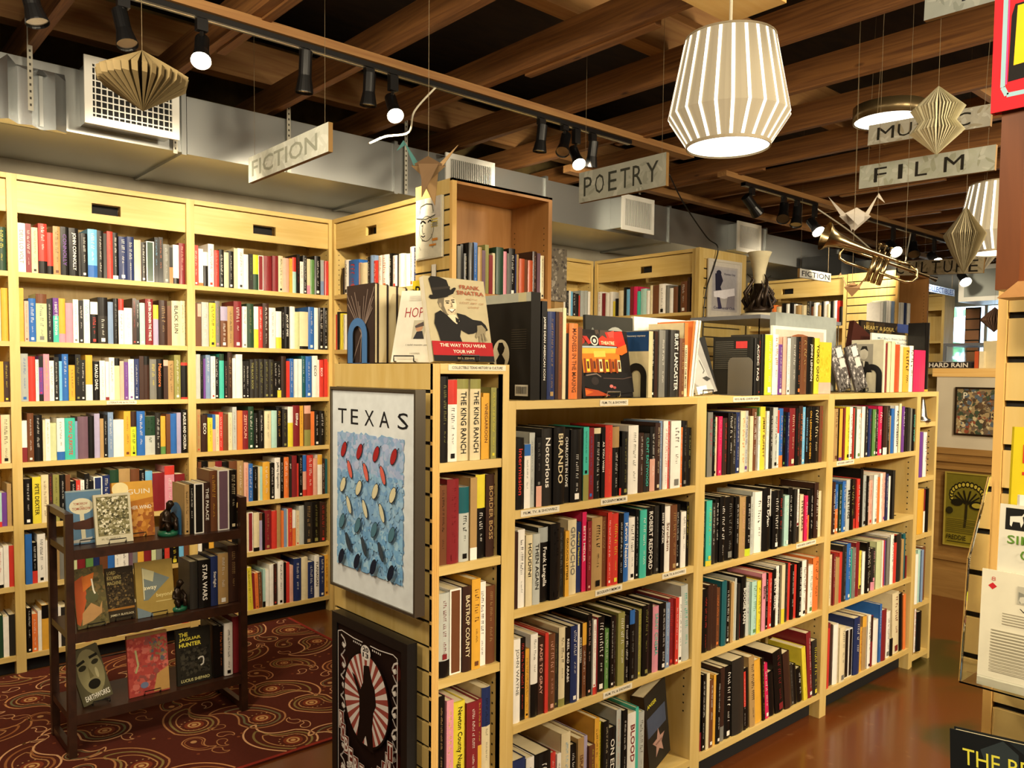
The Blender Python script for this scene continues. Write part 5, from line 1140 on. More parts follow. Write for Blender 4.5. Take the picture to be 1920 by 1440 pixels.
# seated bronze figures used as bookends
for (fx, fz, sc, lb) in ((1.222, c1, 1.0, 'bronze seated figure on green base with a blue plate, cart top tier'), (1.262, c2, .9, 'bronze seated figure on green base beside the star spined book, cart middle tier')):
    t = thing('figurine_bookend', lb, 'bookend', (fx, 3.67, fz), .2, 'bronze figure bookends on the cart'); t.scale = (sc, sc, sc)
    m = MB(); m.lathe([(.001, 0), (.042, 0), (.044, .012), (.04, .022), (.001, .024)], 0, 0, 18, '1d5a40'); m.build('base', solid('green_marble', '1d5a40', .3), t, True)
    m = MB()
    m.tube([(0, .01, .022), (-.004, .012, .055), (-.006, .005, .09), (0, -.004, .115)], [.030, .027, .024, .010], 12)
    m.tube([(0, -.004, .112), (.0, -.012, .128), (.0, -.022, .142), (.0, -.024, .156)], [.010, .013, .018, .008], 12)
    m.tube([(.018, .0, .095), (.03, -.02, .07), (.014, -.034, .06)], [.010, .008, .006], 8); m.tube([(-.02, .0, .095), (-.032, -.02, .07), (-.008, -.034, .062)], [.010, .008, .006], 8)
    m.tube([(.014, .0, .034), (.022, -.03, .058), (.018, -.036, .024)], [.015, .012, .010], 8); m.tube([(-.014, .0, .034), (-.020, -.03, .056), (-.016, -.036, .024)], [.015, .012, .010], 8)
    m.build('seated_figure', BRONZE, t, True)
    m = MB(); 
    oo = arch(.042, .10)
    m.M = Matrix.Rotation(PI / 2, 4, 'Z')
    m.poly([(q[0], -.0395, q[1]) for q in oo], '35648c'); m.poly([(q[0], -.041, q[1]) for q in oo], '35648c'); m.M = None
    if sc == 1.0: m.build('support_plate', solid('blue_plate', '35648c', .4), t)
# silver figurine on the far end case
t = thing('silver_trophy', 'small shiny silver bell figure on the far end bookcase top shelf', 'ornament', (4.665, 1.862, 1.3465))
m = MB(); m.lathe([(.001, .0), (.045, 0), (.047, .012), (.03, .022), (.028, .03), (.022, .07), (.012, .12), (.004, .14), (.001, .142)], 0, 0, 18); m.build('body', SILVER, t, True)

# ================================================================== ducts
t = thing('air_duct', 'long galvanised metal air duct hung above the wall bookcases', 'duct', (0, 0, 0))
def seg(x0, x1, z0, z1, y0=4.35, y1=5.12):
    m = MB(); m.box(x0, y0, z0, x1, y1, z1); m.build('duct_section', DUCT, t)
    for xx in (x1,):
        m = MB(); m.box(xx - .012, y0 - .014, z0 - .014, xx + .012, y1, z1 + .014); m.build('duct_flange', DUCT, t)
seg(-1.5, -.2, 2.72, 3.02); seg(-.17, 1.55, 2.72, 3.02); seg(1.57, 2.85, 2.715, 3.01); seg(2.87, 4.15, 2.71, 3.01); seg(4.17, 5.6, 2.71, 3.0)
seg(5.62, 7.1, 2.71, 3.0); seg(7.12, 8.7, 2.71, 2.98, 4.42); seg(8.72, 10.3, 2.72, 2.96, 4.5)
# crumpled foil flexible section at the left
m = MB(); k = 0
prof = []
for q in range(15):
    x = .30 + q * .05; yv = 4.33 - (.05 if q % 2 else .0) - .03 * math.sin(q * .9)
    prof.append((x, yv))
vs = [(x, y, 2.705) for x, y in prof] + [(x, y, 2.985 - .02 * (i % 3)) for i, (x, y) in enumerate(prof)]
n = len(prof); m.add(vs + [(prof[0][0], 4.349, 2.705), (prof[-1][0], 4.349, 2.705), (prof[0][0], 4.349, 2.98), (prof[-1][0], 4.349, 2.98)],
      [(i, i + 1, n + i + 1, n + i) for i in range(n - 1)] + [tuple(list(range(n - 1, -1, -1)) + [2 * n, 2 * n + 1]), tuple(list(range(n, 2 * n)) + [2 * n + 3, 2 * n + 2])])
m.build('foil_wrap', solid('crumpled_foil', 'd6dadb', .25, .9), t)
def vent(label, x0, x1, z0, z1, y, nx, nz, yd=4.35):
    v = thing('air_vent', label, 'vent', (x0, y, z0), 0, 'white grilles on the duct')
    W, H = x1 - x0, z1 - z0
    m = MB(); m.box(.02, .002, .02, W - .02, yd - y - .001, H - .02); m.build('collar', DUCT, v)
    f = .035; m = MB(); m.box(0, -.012, 0, W, 0, f); m.box(0, -.012, H - f, W, 0, H); m.box(0, -.012, f, f, 0, H - f); m.box(W - f, -.012, f, W, 0, H - f); vf = m.build('frame', WHITE, v)
    m = MB(); m.box(f, -.001, f, W - f, .0015, H - f); m.build('dark_opening', BLACKM, v)
    m = MB()
    for i in range(nx): xx = f + (W - 2 * f) * (i + .5) / nx; m.box(xx - .0024, -.010, f, xx + .0024, -.002, H - f)
    for i in range(nz): zz = f + (H - 2 * f) * (i + .5) / nz; m.box(f, -.0115, zz - .003, W - f, -.0095, zz + .003)
    m.build('louvres', WHITE, vf)
vent('wide white grid vent on the duct behind the folded book ornament', 1.045, 1.475, 2.735, 3.045, 4.20, 14, 8)
vent('white slotted vent on the duct behind the origami crane', 3.17, 3.58, 2.76, 3.0, 4.26, 22, 0)
vent('white slotted vent on the duct below the POETRY sign', 4.835, 5.225, 2.71, 2.985, 4.22, 18, 0)
vent('white slotted vent on the duct left of the FICTION sign', 6.44, 6.83, 2.715, 2.985, 4.24, 18, 0)
vent('white slotted vent on the far duct above the COLLECTIBLES sign', 9.0, 9.4, 2.60, 2.9, 4.05, 12, 0, 4.5)
def strap(x, y, z0, z1, lb):
    m = MB(); m.box(-.011, 0, z0, .011, .0015, z1, 'b9b6a8')
    z = z0 + .02
    while z < z1: m.box(-.004, -.0006, z, .004, .0002, z + .011, '3a362c'); z += .03
    o = m.build('duct_strap', painted('zinc_strap', .4, .03)); o.location = (x, y, 0)
    tag(o, lb, 'hanger strap', 'perforated straps holding the duct')
strap(.84, 4.26, 2.76, 3.25, 'perforated metal strap left of the grid vent'); strap(1.50, 4.32, 2.70, 3.2, 'perforated metal strap right of the grid vent')
strap(2.13, 4.33, 2.71, 3.22, 'perforated metal strap right of the left FICTION sign'); strap(2.92, 4.33, 2.71, 3.2, 'perforated metal strap left of the origami crane'); strap(5.02, 4.19, 3.0, 3.25, 'metal strap above the vent below POETRY')

# ================================================================== track lights
def track(label, x0, x1, y, z=2.985):
    t = thing('light_track', label, 'light track', (x0, y, z), 0, 'black light tracks under the joists')
    MB().box(0, -.018, 0, x1 - x0, .018, .022).build('rail', BLACK, t); MB().box(0, -.004, -.0008, x1 - x0, .004, 0).build('slot', SILVER, t)
    MB().box(0, -.02, -.002, .03, .02, .024).build('end_cap', BLACK, t)
track('long black light track at upper left over the first aisle', -1.6, 3.85, 3.30); track('black light track over the second side bookcase', 5.28, 6.35, 3.43); track('far black light track beyond the hanging trumpet', 7.2, 10.6, 3.43)
HB = MB
def spothead(label, x, y, z, aim, on, L=.14, R=.039):
    t = thing('spotlight', label, 'spotlight', (x, y, z), 0, 'black track spotlights')
    a = Vector(aim).normalized(); c = Vector((0, 0, 0))
    MB().box(-.022, -.014, .072, .022, .014, 2.984 - z - .001 if 2.984 - z > .08 else .09).build('stem', BLACK, t)
    MB().tube([(0, 0, .075), tuple(-a * .02 + Vector((0, 0, .045)))], .008, 8).build('bracket', BLACK, t)
    m = MB(); s0 = -a * L * .5; m.cyl(s0, s0 + a * L * .6, R * .72, 18); m.cyl(s0 + a * L * .6, s0 + a * L, R * .72, 18, r2=R, cap=False); m.cyl(s0 + a * L, s0 + a * (L + .004), R, 18, r2=R, cap=False)
    hs = m.build('housing', BLACK, t, False)
    m = MB(); m.cyl(s0 + a * (L - .006), s0 + a * (L - .004), R * .93, 18); m.build('lens', BULB if on else SILVER, hs)
    return t
spothead('unlit spotlight cut by the top left corner', .66, 3.30, 2.87, (.2, -.2, -1), 0)
spothead('unlit spotlight showing its silver reflector above the folded book', .96, 3.30, 2.87, (.1, -.35, -1), 0)
spothead('lit spotlight between the folded book and left FICTION sign', 1.252, 3.30, 2.865, (-.25, -.55, -.8), 1)
spothead('unlit upright spotlight above the left FICTION sign', 1.70, 3.30, 2.89, (0, .1, -1), 0, .17)
spothead('unlit upright spotlight left of the second lit spotlight', 2.02, 3.30, 2.89, (0, .1, -1), 0)
spothead('lit spotlight above the duct, left of the origami crane', 2.15, 3.30, 2.84, (-.2, -.6, -.75), 1)
spothead('unlit spotlight leftmost of the cluster left of POETRY', 3.11, 3.30, 2.88, (-.05, .1, -1), 0)
spothead('unlit tilted spotlight second in the cluster left of POETRY', 3.29, 3.30, 2.885, (-.5, -.3, -.8), 0)
spothead('lit spotlight in the cluster left of POETRY', 3.385, 3.30, 2.83, (-.25, -.6, -.75), 1)
spothead('unlit spotlight directly behind the POETRY sign corner', 3.52, 3.30, 2.87, (.05, .2, -1), 0)
spothead('unlit spotlight leftmost of the cluster over the vase', 5.40, 3.43, 2.86, (.9, -.2, -.8), 0, .17, .05)
spothead('unlit tilted spotlight second over the vase', 5.85, 3.43, 2.87, (-.6, -.3, -.8), 0, .17, .05)
spothead('unlit spotlight third over the vase', 6.05, 3.43, 2.87, (-.3, -.1, -.9), 0, .17, .048)
spothead('lit spotlight between the vase and the paper crane', 6.33, 3.43, 2.82, (-.2, -.6, -.7), 1, .14, .052)
spothead('lit far spotlight right of the trumpet bell', 7.8, 3.43, 2.80, (-.45, -.55, -.6), 1, .15, .06)
spothead('unlit far spotlight right of the trumpet bell light', 8.25, 3.43, 2.84, (-.5, -.3, -.7), 0, .17, .058)
spothead('lit far spotlight above the CULTURE sign', 8.75, 3.43, 2.79, (-.45, -.55, -.6), 1, .15, .06)
spothead('farthest lit spotlight beside the dark framed post', 9.55, 3.43, 2.66, (-.5, -.5, -.6), 1, .15, .06)

# ================================================================== pendant and ceiling lamps
def pendant(label, x, y, zb, sc=1.0, cord=True):
    t = thing('pendant_lamp', label, 'pendant lamp', (x, y, zb)); t.scale = (sc, sc, sc)
    prof = [(.149, .0), (.218, .105), (.162, .385)]
    n = 48
    m = MB()
    for (r0, z0), (r1, z1) in zip(prof, prof[1:]):
        for i in range(n):
            a0, a1 = 2 * PI * i / n, 2 * PI * (i + 1) / n
            m.quad((r0 * math.cos(a0), r0 * math.sin(a0), z0), (r0 * math.cos(a1), r0 * math.sin(a1), z0), (r1 * math.cos(a1), r1 * math.sin(a1), z1), (r1 * math.cos(a0), r1 * math.sin(a0), z1), 'c')
    sh_ = m.build('lamp_shade', SHADE, t)
    m = MB(); e = .0015
    for k in range(24):
        a = 2 * PI * (k + .5) / 24; hw = .0058
        for (r0, z0), (r1, z1) in zip(prof, prof[1:]):
            def P(r, z, s, e=.0022): return ((r + e) * math.cos(a) - s * hw * math.sin(a), (r + e) * math.sin(a) + s * hw * math.cos(a), z)
            f0 = .05 if z0 == 0 else 0; f1 = .98 if z1 > .3 else 1
            def Q(f, s): return P(r0 + (r1 - r0) * f, z0 + (z1 - z0) * f, s)
            m.quad(Q(f0, -1), Q(f0, 1), Q(f1, 1), Q(f1, -1))
    m.build('light_slits', STRIPE, sh_)
    m = MB(); m.lathe([(.149, -.006), (.153, -.006), (.153, .004), (.149, .004)], 0, 0, 48); TR = solid('taupe_rim', '9c8f74', .6); m.build('shade_rim', TR, t); m = MB(); m.lathe([(.160, .383), (.165, .383), (.165, .389), (.160, .389)], 0, 0, 48); m.build('shade_rim', TR, t)
    m = MB(); m.lathe([(.0005, .001), (.148, .001)], 0, 0, 40); m.lathe([(.0005, .003), (.148, .003)], 0, 0, 40); m.build('diffuser', BULBW, t)
    if cord: MB().tube([(0, 0, .36), (0, 0, 3.01 / sc - zb / sc)], .006, 8).build('cord', WIRE, t)
    return t
pendant('large pleated paper pendant lamp glowing in the foreground', 2.616, 1.768, 2.44)
pendant('distant paper pendant lamp half hidden by the dark framed post', 5.62, 1.82, 2.366, 1.08)
t = thing('ceiling_lamp', 'round bronze drum ceiling lamp behind the MUSIC sign', 'ceiling lamp', (4.34, 1.95, 2.93))
m = MB(); m.lathe([(.17, 0), (.178, 0), (.178, .075), (.001, .076)], 0, 0, 40); m.build('drum', solid('bronze_drum', '6a5a3c', .35, .7), t, True)
m = MB(); m.lathe([(.0005, .004), (.169, .004)], 0, 0, 40); m.build('diffuser', BULBW, t)

# ================================================================== hanging signs
def string(m, p, q): m.tube([p, q], .0008, 5)
CORD = solid('hanging_string', '7a6a4c', .7)
def sign(label, s, ax, plane, a, b, za, zb, sag, cols, letters, backcol='b9bab0', thick=.02, base='cbccc0', strs=True, lh=.62, edge='8a6a3c', spacing=None, tx0=.10, tx1=.90):
    """board between a and b (left and right as seen), top heights za (left) and zb (right)"""
    L = abs(b - a); H = sag
    ang = math.atan2(zb - za, L)
    t = thing('hanging_sign', label, 'sign', (a, plane, za - H) if ax == 'X' else (plane, a, za - H), 0 if ax == 'X' else -PI / 2, 'painted wooden subject signs on strings')
    t.rotation_euler = (0, -ang, 0 if ax == 'X' else -PI / 2)
    m = MB(); m.box(0, 0, 0, L, thick, H, edge); A = Art(m, L, H); A.rect(0, 0, 1, 1, base)
    A.blots(0, 0, 1, 1, cols, 60, .06, len(s) + 2, .6)
    if spacing:
        for ch, u, w_ in spacing: A.txt(ch, u, (1 - lh) / 2, w_, lh, letters, 0.0)
    else: A.txt(s, tx0, (1 - lh) / 2, tx1 - tx0, lh, letters, .012)
    m.build('board', SIGNM, t)
    if strs:
        g = 3.70 - za
        for q in (.06, .94): m = MB(); string(m, (L * q, thick / 2, H), (L * q, thick / 2, H + g)); m.build('string', CORD, t)
    return t
wc = ('c2c4b8', 'd2d3c8', 'b4b6aa', 'a9aa98')
sign('long white FICTION sign hanging over the wall bookcases', 'FICTION', 'Y', 1.65, 3.775, 3.005, 2.602, 2.602, .118, ('d9dcd0', 'cdd0c4', 'e3e6dc'), 'a5a898', base='d9dcd0', tx0=.05, tx1=.88)
sign('grey weathered POETRY sign hanging before the pendant lamp', 'POETRY', 'Y', 2.99, 2.89, 2.345, 2.60, 2.60, .150, ('a4a89c', 'b0b3a8', '989c90', 'bcbfb4'), '3a3c34', base='a8aba0', spacing=(('P', .06, .10), ('O', .20, .11), ('E', .36, .10), ('T', .50, .11), ('R', .64, .11), ('Y', .79, .13)))
sign('narrow white FILM sign below the MUSIC sign', 'FILM', 'Y', 4.25, 2.058, 1.408, 2.70, 2.685, .118, ('b9bfae', 'c9cdc0', 'a9ad98'), '26231c', base='bdc2b4', spacing=(('F', .12, .10), ('I', .31, .035), ('L', .44, .09), ('M', .65, .14)))
sign('white MUSIC sign partly hidden by the spindle book ornament', 'MUSIC', 'Y', 3.9, 1.852, 1.316, 2.795, 2.773, .094, ('b9b7a8', 'c6c6ba', 'a39c86'), '26231c', base='b4b2a4', spacing=(('M', .08, .15), ('U', .26, .12), ('S', .42, .12), ('I', .58, .04), ('C', .72, .13)))
sign('white sign cut off at the top right, black letters', 'TRUE', 'Y', 2.75, 1.135, .70, 2.875, 2.865, .138, ('a9b0aa', 'b9c0b8', '98a098'), '1d1f2a', base='aab2ac', spacing=(('T', .2, .14), ('R', .42, .14), ('U', .62, .14), ('E', .82, .12)))
sign('small white FICTION sign over the third side bookcase', 'FICTION', 'X', 3.40, 6.067, 6.575, 2.449, 2.451, .072, ('e2e2da', 'd6d6cc'), '2c2c2c', base='e4e4dc', tx0=.06, tx1=.95)
sign('tan CULTURE sign behind the trumpet mouthpiece', 'CULTURE', 'Y', 6.2, 2.70, 2.10, 2.45, 2.42, .105, ('8f8468', '7c7258', 'a0957a'), '17120b', base='9c9074', lh=.80, spacing=(('C', .0, .10), ('U', .15, .10), ('L', .30, .08), ('T', .42, .10), ('U', .56, .10), ('R', .70, .10), ('E', .84, .10)))
sign('blue white COLLECTIBLES sign over the far bookcase', 'COLLECTIBLES', 'X', 3.40, 8.43, 9.24, 2.52, 2.513, .073, ('a9c0e8', '9cb6e2', 'b9cdf0'), '24408c', base='94afde', lh=.74, tx0=.06, tx1=.96)
# exit sign
m = MB(); m.box(0, 0, 0, .34, .03, .19, 'd8dbe0'); a = Art(m, .34, .19); a.txt('EXIT', .08, .18, .84, .64, 'b3202a', .03)
o = m.build('exit_sign', FLATP); o.location = (12.168, 3.46, 2.42); o.rotation_euler = (0, 0, -PI / 2); tag(o, 'white EXIT sign with red letters beside the dark framed post', 'sign')

# ================================================================== folded books, cranes, trumpet
def folded(label, x, y, z, prof, n, col, strz=3.715, asym=None, cat='ornament', name='folded_book_ornament'):
    """many leaves radiating from a vertical axis; prof = outline (radius, height)"""
    t = thing(name, label, cat, (x, y, z), 0, 'ornaments folded from book pages')
    m = MB()
    r = random.Random(int(x * 100))
    for k in range(n):
        a = 2 * PI * k / n + r.uniform(-.01, .01); ca, sa = math.cos(a), math.sin(a); f = r.uniform(.95, 1.03)
        a2 = a + .6 * 2 * PI / n; cb, sb = math.cos(a2), math.sin(a2)
        for (r0, z0), (r1, z1) in zip(prof, prof[1:]):
            m.quad((.001 * ca, .001 * sa, z0), (r0 * f * ca, r0 * f * sa, z0), (r1 * f * ca, r1 * f * sa, z1), (.001 * ca, .001 * sa, z1), col)
            m.quad((r0 * f * ca, r0 * f * sa, z0), (r0 * .9 * cb, r0 * .9 * sb, z0), (r1 * .9 * cb, r1 * .9 * sb, z1), (r1 * f * ca, r1 * f * sa, z1), col)
    m.build('folded_pages', FLATP, t)
    m = MB(); string(m, (0, 0, prof[-1][1]), (0, 0, strz - z)); m.build('string', CORD, t)
folded('wide brown diamond folded book hanging at upper left', .962, 3.095, 2.517, [(.002, 0), (.148, .095), (.155, .125), (.002, .212)], 30, '7c6b48')
folded('cream spindle folded book hanging before the MUSIC sign', 3.40, 1.338, 2.471, [(.002, 0), (.096, .085), (.066, .125), (.096, .175), (.002, .264)], 44, 'c9c2a0')
folded('grey brown double cone folded book hanging at right', 4.88, 1.752, 2.17, [(.002, 0), (.06, .10), (.105, .205), (.106, .212), (.05, .29), (.002, .365)], 60, '8f8466')
folded('small brown diamond folded book before the far door', 8.6, 2.80, 2.02, [(.002, 0), (.12, .11), (.12, .13), (.002, .24)], 30, '8a6a58')
folded('pale half hidden folded paper cone near the far lights', 6.6, 2.25, 2.36, [(.002, 0), (.12, .16), (.02, .20)], 16, 'a9a08c')
def tri(m, pts, c):
    m.poly(pts, c); m.poly([(p[0] + .001, p[1] + .001, p[2]) for p in pts][::-1], c)
def crane(label, x, y, z, s, cols, rot, flap=1.0):
    t = thing('paper_crane', label, 'origami crane', (x, y, z), rot, 'origami paper cranes')
    a, b, c = cols
    m = MB(); m.poly([(-.5 * s, 0, 0), (0, -.12 * s, .25 * s), (.5 * s, 0, 0), (0, 0, -.45 * s)], a); m.poly([(-.5 * s, 0, 0), (0, .12 * s, .25 * s), (.5 * s, 0, 0), (0, 0, -.45 * s)], b); m.build('body', FLATP, t)
    for sg in (-1, 1):
        m = MB(); tri(m, [(-.3 * s, 0, .1 * s), (.3 * s, 0, .1 * s), (.12 * s * sg, .55 * s * sg, -.75 * s * flap), (-.15 * s, .35 * s * sg, -.35 * s * flap)], (a, b)[sg > 0]); m.build('wing', FLATP, t)
    m = MB(); tri(m, [(-.28 * s, .02 * s, .05 * s), (-.42 * s, -.03 * s, 0), (-.72 * s, 0, .72 * s)], c); tri(m, [(-.72 * s, 0, .72 * s), (-.66 * s, .02 * s, .60 * s), (-.92 * s, 0, .42 * s)], c); m.build('neck', FLATP, t)
    m = MB(); tri(m, [(.28 * s, .02 * s, .05 * s), (.42 * s, -.03 * s, 0), (.85 * s, 0, .60 * s)], b); m.build('tail', FLATP, t)
    m = MB(); string(m, (0, 0, .2 * s), (0, 0, 3.715 - z)); m.build('string', CORD, t)
crane('brown and teal paper crane hanging beside the hat sketch', 1.542, 2.16, 2.255, .112, ('6a5238', '9a7c54', '3d6a68'), -.75, 1.35)
crane('white printed paper crane hanging above the trumpet', 4.14, 2.02, 2.42, .165, ('b9b0a4', 'c4bcb0', 'b0a898'), 2.4, .5)
crane('tan paper crane below the hanging trumpet', 3.56, 1.74, 1.99, .09, ('b5926a', 'a07c54', 'c2a27a'), -.4, -.2)
# trumpet
t = thing('trumpet', 'brass trumpet hanging on strings above the front row', 'trumpet', (3.62, 1.655, 2.135)); 
import mathutils
dv = Vector((3.786, 1.496, 2.050)) - Vector((3.445, 1.81, 2.205)); L = dv.length
t.rotation_euler = dv.to_track_quat('X', 'Z').to_euler()
m = MB(); pr = [(.064, -.25), (.060, -.244), (.044, -.226), (.031, -.19), (.022, -.14), (.014, -.06), (.0075, .08)]
mm = MB(); k = 24
vs = []; 
for r0, xx in pr: vs += [(xx, r0 * math.cos(2 * PI * i / k), r0 * math.sin(2 * PI * i / k)) for i in range(k)]
mm.add(vs, [(a_ * k + i, a_ * k + (i + 1) % k, (a_ + 1) * k + (i + 1) % k, (a_ + 1) * k + i) for a_ in range(len(pr) - 1) for i in range(k)])
mm.build('bell', BRASS, t, True)
m = MB(); m.tube([(.06, 0, 0), (.15, 0, 0)], .007, 10); 
m.tube([(.15, 0, 0), (.185, 0, -.012), (.195, 0, -.040), (.18, 0, -.066), (.15, 0, -.075), (.03, 0, -.075)], .0065, 10); m.build('lead_pipe', BRASS, t, True)
m = MB(); m.tube([(.03, .012, -.075), (-.12, .012, -.075), (-.15, .012, -.068), (-.158, .012, -.045), (-.15, .012, -.024), (-.12, .012, -.018), (.25, .012, -.018)], .0062, 10); m.build('tuning_slide', BRASS, t, True)
for q in range(3):
    m = MB(); xx = -.005 + q * .026
    m.cyl((xx, .005, -.125), (xx, .005, .02), .0115, 14); vv = m.build('valve', BRASS, t, True)
    m = MB(); m.cyl((xx, .005, .02), (xx, .005, .045), .004, 8); m.cyl((xx, .005, .045), (xx, .005, .048), .009, 12); m.build('valve_button', BRASS, vv)
m = MB(); m.cyl((.25, .012, -.018), (.285, .012, -.018), .006, 12, r2=.012); m.build('mouthpiece', solid('dark_mouthpiece', '2a241c', .3, .8), t)
m = MB(); m.M = t.rotation_euler.to_matrix().to_4x4().inverted()
string(m, (-.02, 0, .01), (-.02, 0, 1.4)); m.build('string', CORD, t); m = MB(); m.M = t.rotation_euler.to_matrix().to_4x4().inverted(); string(m, (.09, -.08, -.03), (.09, -.08, 1.4)); m.build('string', CORD, t)

# cables
def cable(label, pts, r, mat):
    P = [Vector(p) for p in pts]; out = []
    for i in range(len(P) - 1):
        p0, p1, p2, p3 = P[max(i - 1, 0)], P[i], P[i + 1], P[min(i + 2, len(P) - 1)]
        for q in range(6):
            u = q / 6; out.append(.5 * ((2 * p1) + (-p0 + p2) * u + (2 * p0 - 5 * p1 + 4 * p2 - p3) * u * u + (-p0 + 3 * p1 - 3 * p2 + p3) * u ** 3))
    out.append(P[-1]); o = MB().tube(out, r, 7).build('power_cable', mat, None, True); tag(o, label, 'cable', 'loose cables below the ceiling')
cable('white cable curling down beside the second lit spotlight', [(2.40, 3.30, 2.99), (2.30, 3.34, 2.86), (2.28, 3.36, 2.76), (2.16, 3.38, 2.72), (2.07, 3.38, 2.67)], .005, WIRE)
cable('black cable sagging from the ceiling to the slatted maple end', [(4.75, 3.7, 3.03), (5.0, 3.75, 2.86), (5.35, 3.79, 2.66), (5.50, 3.79, 2.60), (5.46, 3.79, 2.45), (5.36, 3.80, 2.2), (5.345, 3.805, 1.7)], .005, BLACK)
cable('white cable drooping behind the paper crane', [(6.35, 3.43, 2.97), (6.7, 3.30, 2.80), (7.1, 3.22, 2.62), (7.6, 3.25, 2.60), (8.0, 3.38, 2.80), (8.15, 3.42, 2.97)], .006, WIRE)

# ================================================================== the partition and things at right
t = thing('partition_counter', 'oak and cream panelled counter end at right beyond the front row', 'counter', (6.23, 2.42, 0), -PI / 2)
MB().box(0, 0, 0, 2.0, .55, 1.04).build('wainscot_body', WAINS, t)
MB().box(.03, -.001, 1.085, 2.0, .54, 1.595).build('cream_panel', WALLC, t)
MB().box(0, -.008, 1.595, 2.0, .56, 1.655).build('top_ledge', PINE_H, t)
MB().box(0, -.012, 1.04, 2.0, .55, 1.085).build('middle_rail', WAINS, t)
MB().box(0, -.022, .985, 2.0, 0, 1.0).build('moulding', WAINS, t); MB().box(0, -.02, .93, 2.0, 0, .945).build('moulding', WAINS, t)
MB().box(0, -.012, .27, 2.0, 0, .30).build('lower_rail', WAINS, t); MB().box(0, -.012, .0, 2.0, 0, .20).build('base_board', WAINS, t)
def collage(a): a.rect(0, 0, 1, 1, '8c7a58'); a.blots(0, 0, 1, 1, ('5a4632', 'a08a62', '3f4a38', '8a4a34', 'c0b088', '6a5a48', '4a3a2a', '55606a'), 430, .07, 15); a.txt('P', .15, .08, .10, .14, 'd8d0b8'); a.txt('IS', .78, .52, .14, .14, '33262a')
framed('framed_picture', 'busy brown collage in a dark frame on the cream panel', 1.958, 2.258, 1.181, 1.522, 6.215, .014, .012, BRONZE, collage, '8c7a58', 'picture')
def fred(a):
    a.rect(0, 0, 1, 1, '8a7c24'); a.rect(.0, .0, 1, .62, '6f661e'); a.rect(0, .62, 1, .84, '7d701f'); cu, cv = .48, .30
    for i in range(15):
        th = math.radians(195 - i * 15); a.ell(cu + .36 * math.cos(th), cv - .16 * math.sin(th), .055, .045, '1e1a0c'); a.ell(cu + .355 * math.cos(th), cv - .158 * math.sin(th), .034, .026, 'b3a23c')
    for i in range(6):
        th = math.radians(170 - i * 32); a.line([(cu, .42), (cu + .28 * math.cos(th), cv + .02 - .10 * math.sin(th))], .010, '1e1a0c')
    a.ell(.26, .40, .13, .05, '1e1a0c'); a.ell(.70, .42, .16, .06, '1e1a0c'); a.ell(.70, .42, .11, .035, 'a89838'); a.line([(cu, .40), (cu - .01, .60), (cu - .03, .74)], .014, '2a2410')
    for q in range(8): a.line([(.04, .64 + q * .026), (.96, .64 + q * .026 + .008 * (q % 2))], .0035, '4a4218')
    a.ell(.86, .58, .09, .045, '2c2710'); a.ell(.10, .52, .08, .05, '2c2710'); a.txt('FREDDIE', .05, .86, .44, .065, '1c180c', .01); a.txt('KING', .62, .86, .30, .065, '1c180c', .01); a.rect(.06, .95, .9, .96, '2c2710')
framed('framed_poster', 'olive yellow poster of a spreading tree leaning low on the counter', 1.985, 2.300, .385, .915, 6.200, .012, .01, solid('olive_frame', 'a08f3a', .4), fred, '8a7c24')
m = MB(); m.box(0, 0, 0, .30, .16, .045, '2a2320'); a = Art(m, .30, .045); a.txt('HARD RAIN', .06, .14, .88, .72, 'd6cfc0', .02); o = m.build('book', BOOK); o.location = (6.25, 2.475, 1.656); o.rotation_euler = (0, 0, -PI / 2); tag(o, 'dark book lettered HARD RAIN lying flat on the counter ledge', 'book', 'books on the counter ledge')
for k, (yy, ww, c, lb) in enumerate(((2.155, .025, 'f', 'brick red spine right of the dark flat book'), (2.125, .03, 'c', 'cream spine right of the dark flat book'))):
    o = MB().box(0, 0, 0, ww, .14, .12, c).build('book', BOOK); o.location = (6.26, yy, 1.656); o.rotation_euler = (0, 0, -PI / 2); tag(o, lb + ' on the counter ledge', 'book', 'books on the counter ledge')
o = MB().box(0, 0, 0, .26, .02, .03, 't').box(0, .0, .03, .24, .15, .05, 'w').build('book', BOOK); o.location = (6.45, 2.47, 1.656); o.rotation_euler = (0, 0, -PI / 2); tag(o, 'pale book lying flat behind the dark flat one on the counter', 'book', 'books on the counter ledge')
t = thing('cardboard_box', 'plain cream cardboard box on the counter ledge', 'box', (6.30, 2.10, 1.656), -PI / 2)
m = MB(); m.add([(0, 0, 0), (.22, 0, 0), (.22, .2, 0), (0, .2, 0), (-.012, -.01, .19), (.23, -.01, .20), (.23, .21, .20), (-.012, .21, .19)], [(0, 3, 2, 1), (4, 5, 6, 7), (0, 1, 5, 4), (1, 2, 6, 5), (2, 3, 7, 6), (3, 0, 4, 7)], 'c4b68e'); m.build('carton', FLATP, t)
t = thing('glass_cabinet', 'grey rimmed glass cabinet beyond the counter ledge', 'display case', (7.6, 2.86, 0), -PI / 2)
MB().box(0, 0, 0, .62, .5, 1.58).build('cabinet_base', MAPLE_V, t)
m = MB(); m.box(0, 0, 1.581, .62, .006, 1.86); m.box(0, .494, 1.581, .62, .5, 1.86); m.box(0, .006, 1.581, .006, .494, 1.86); m.box(.614, .006, 1.581, .62, .494, 1.86); m.build('glass_walls', ACRYLIC, t)
m = MB(); m.box(-.01, -.01, 1.861, .63, .51, 1.885); m.box(-.01, -.01, 1.581, .012, .01, 1.861); m.build('rim', solid('steel_rim', '7c8088', .4), t)
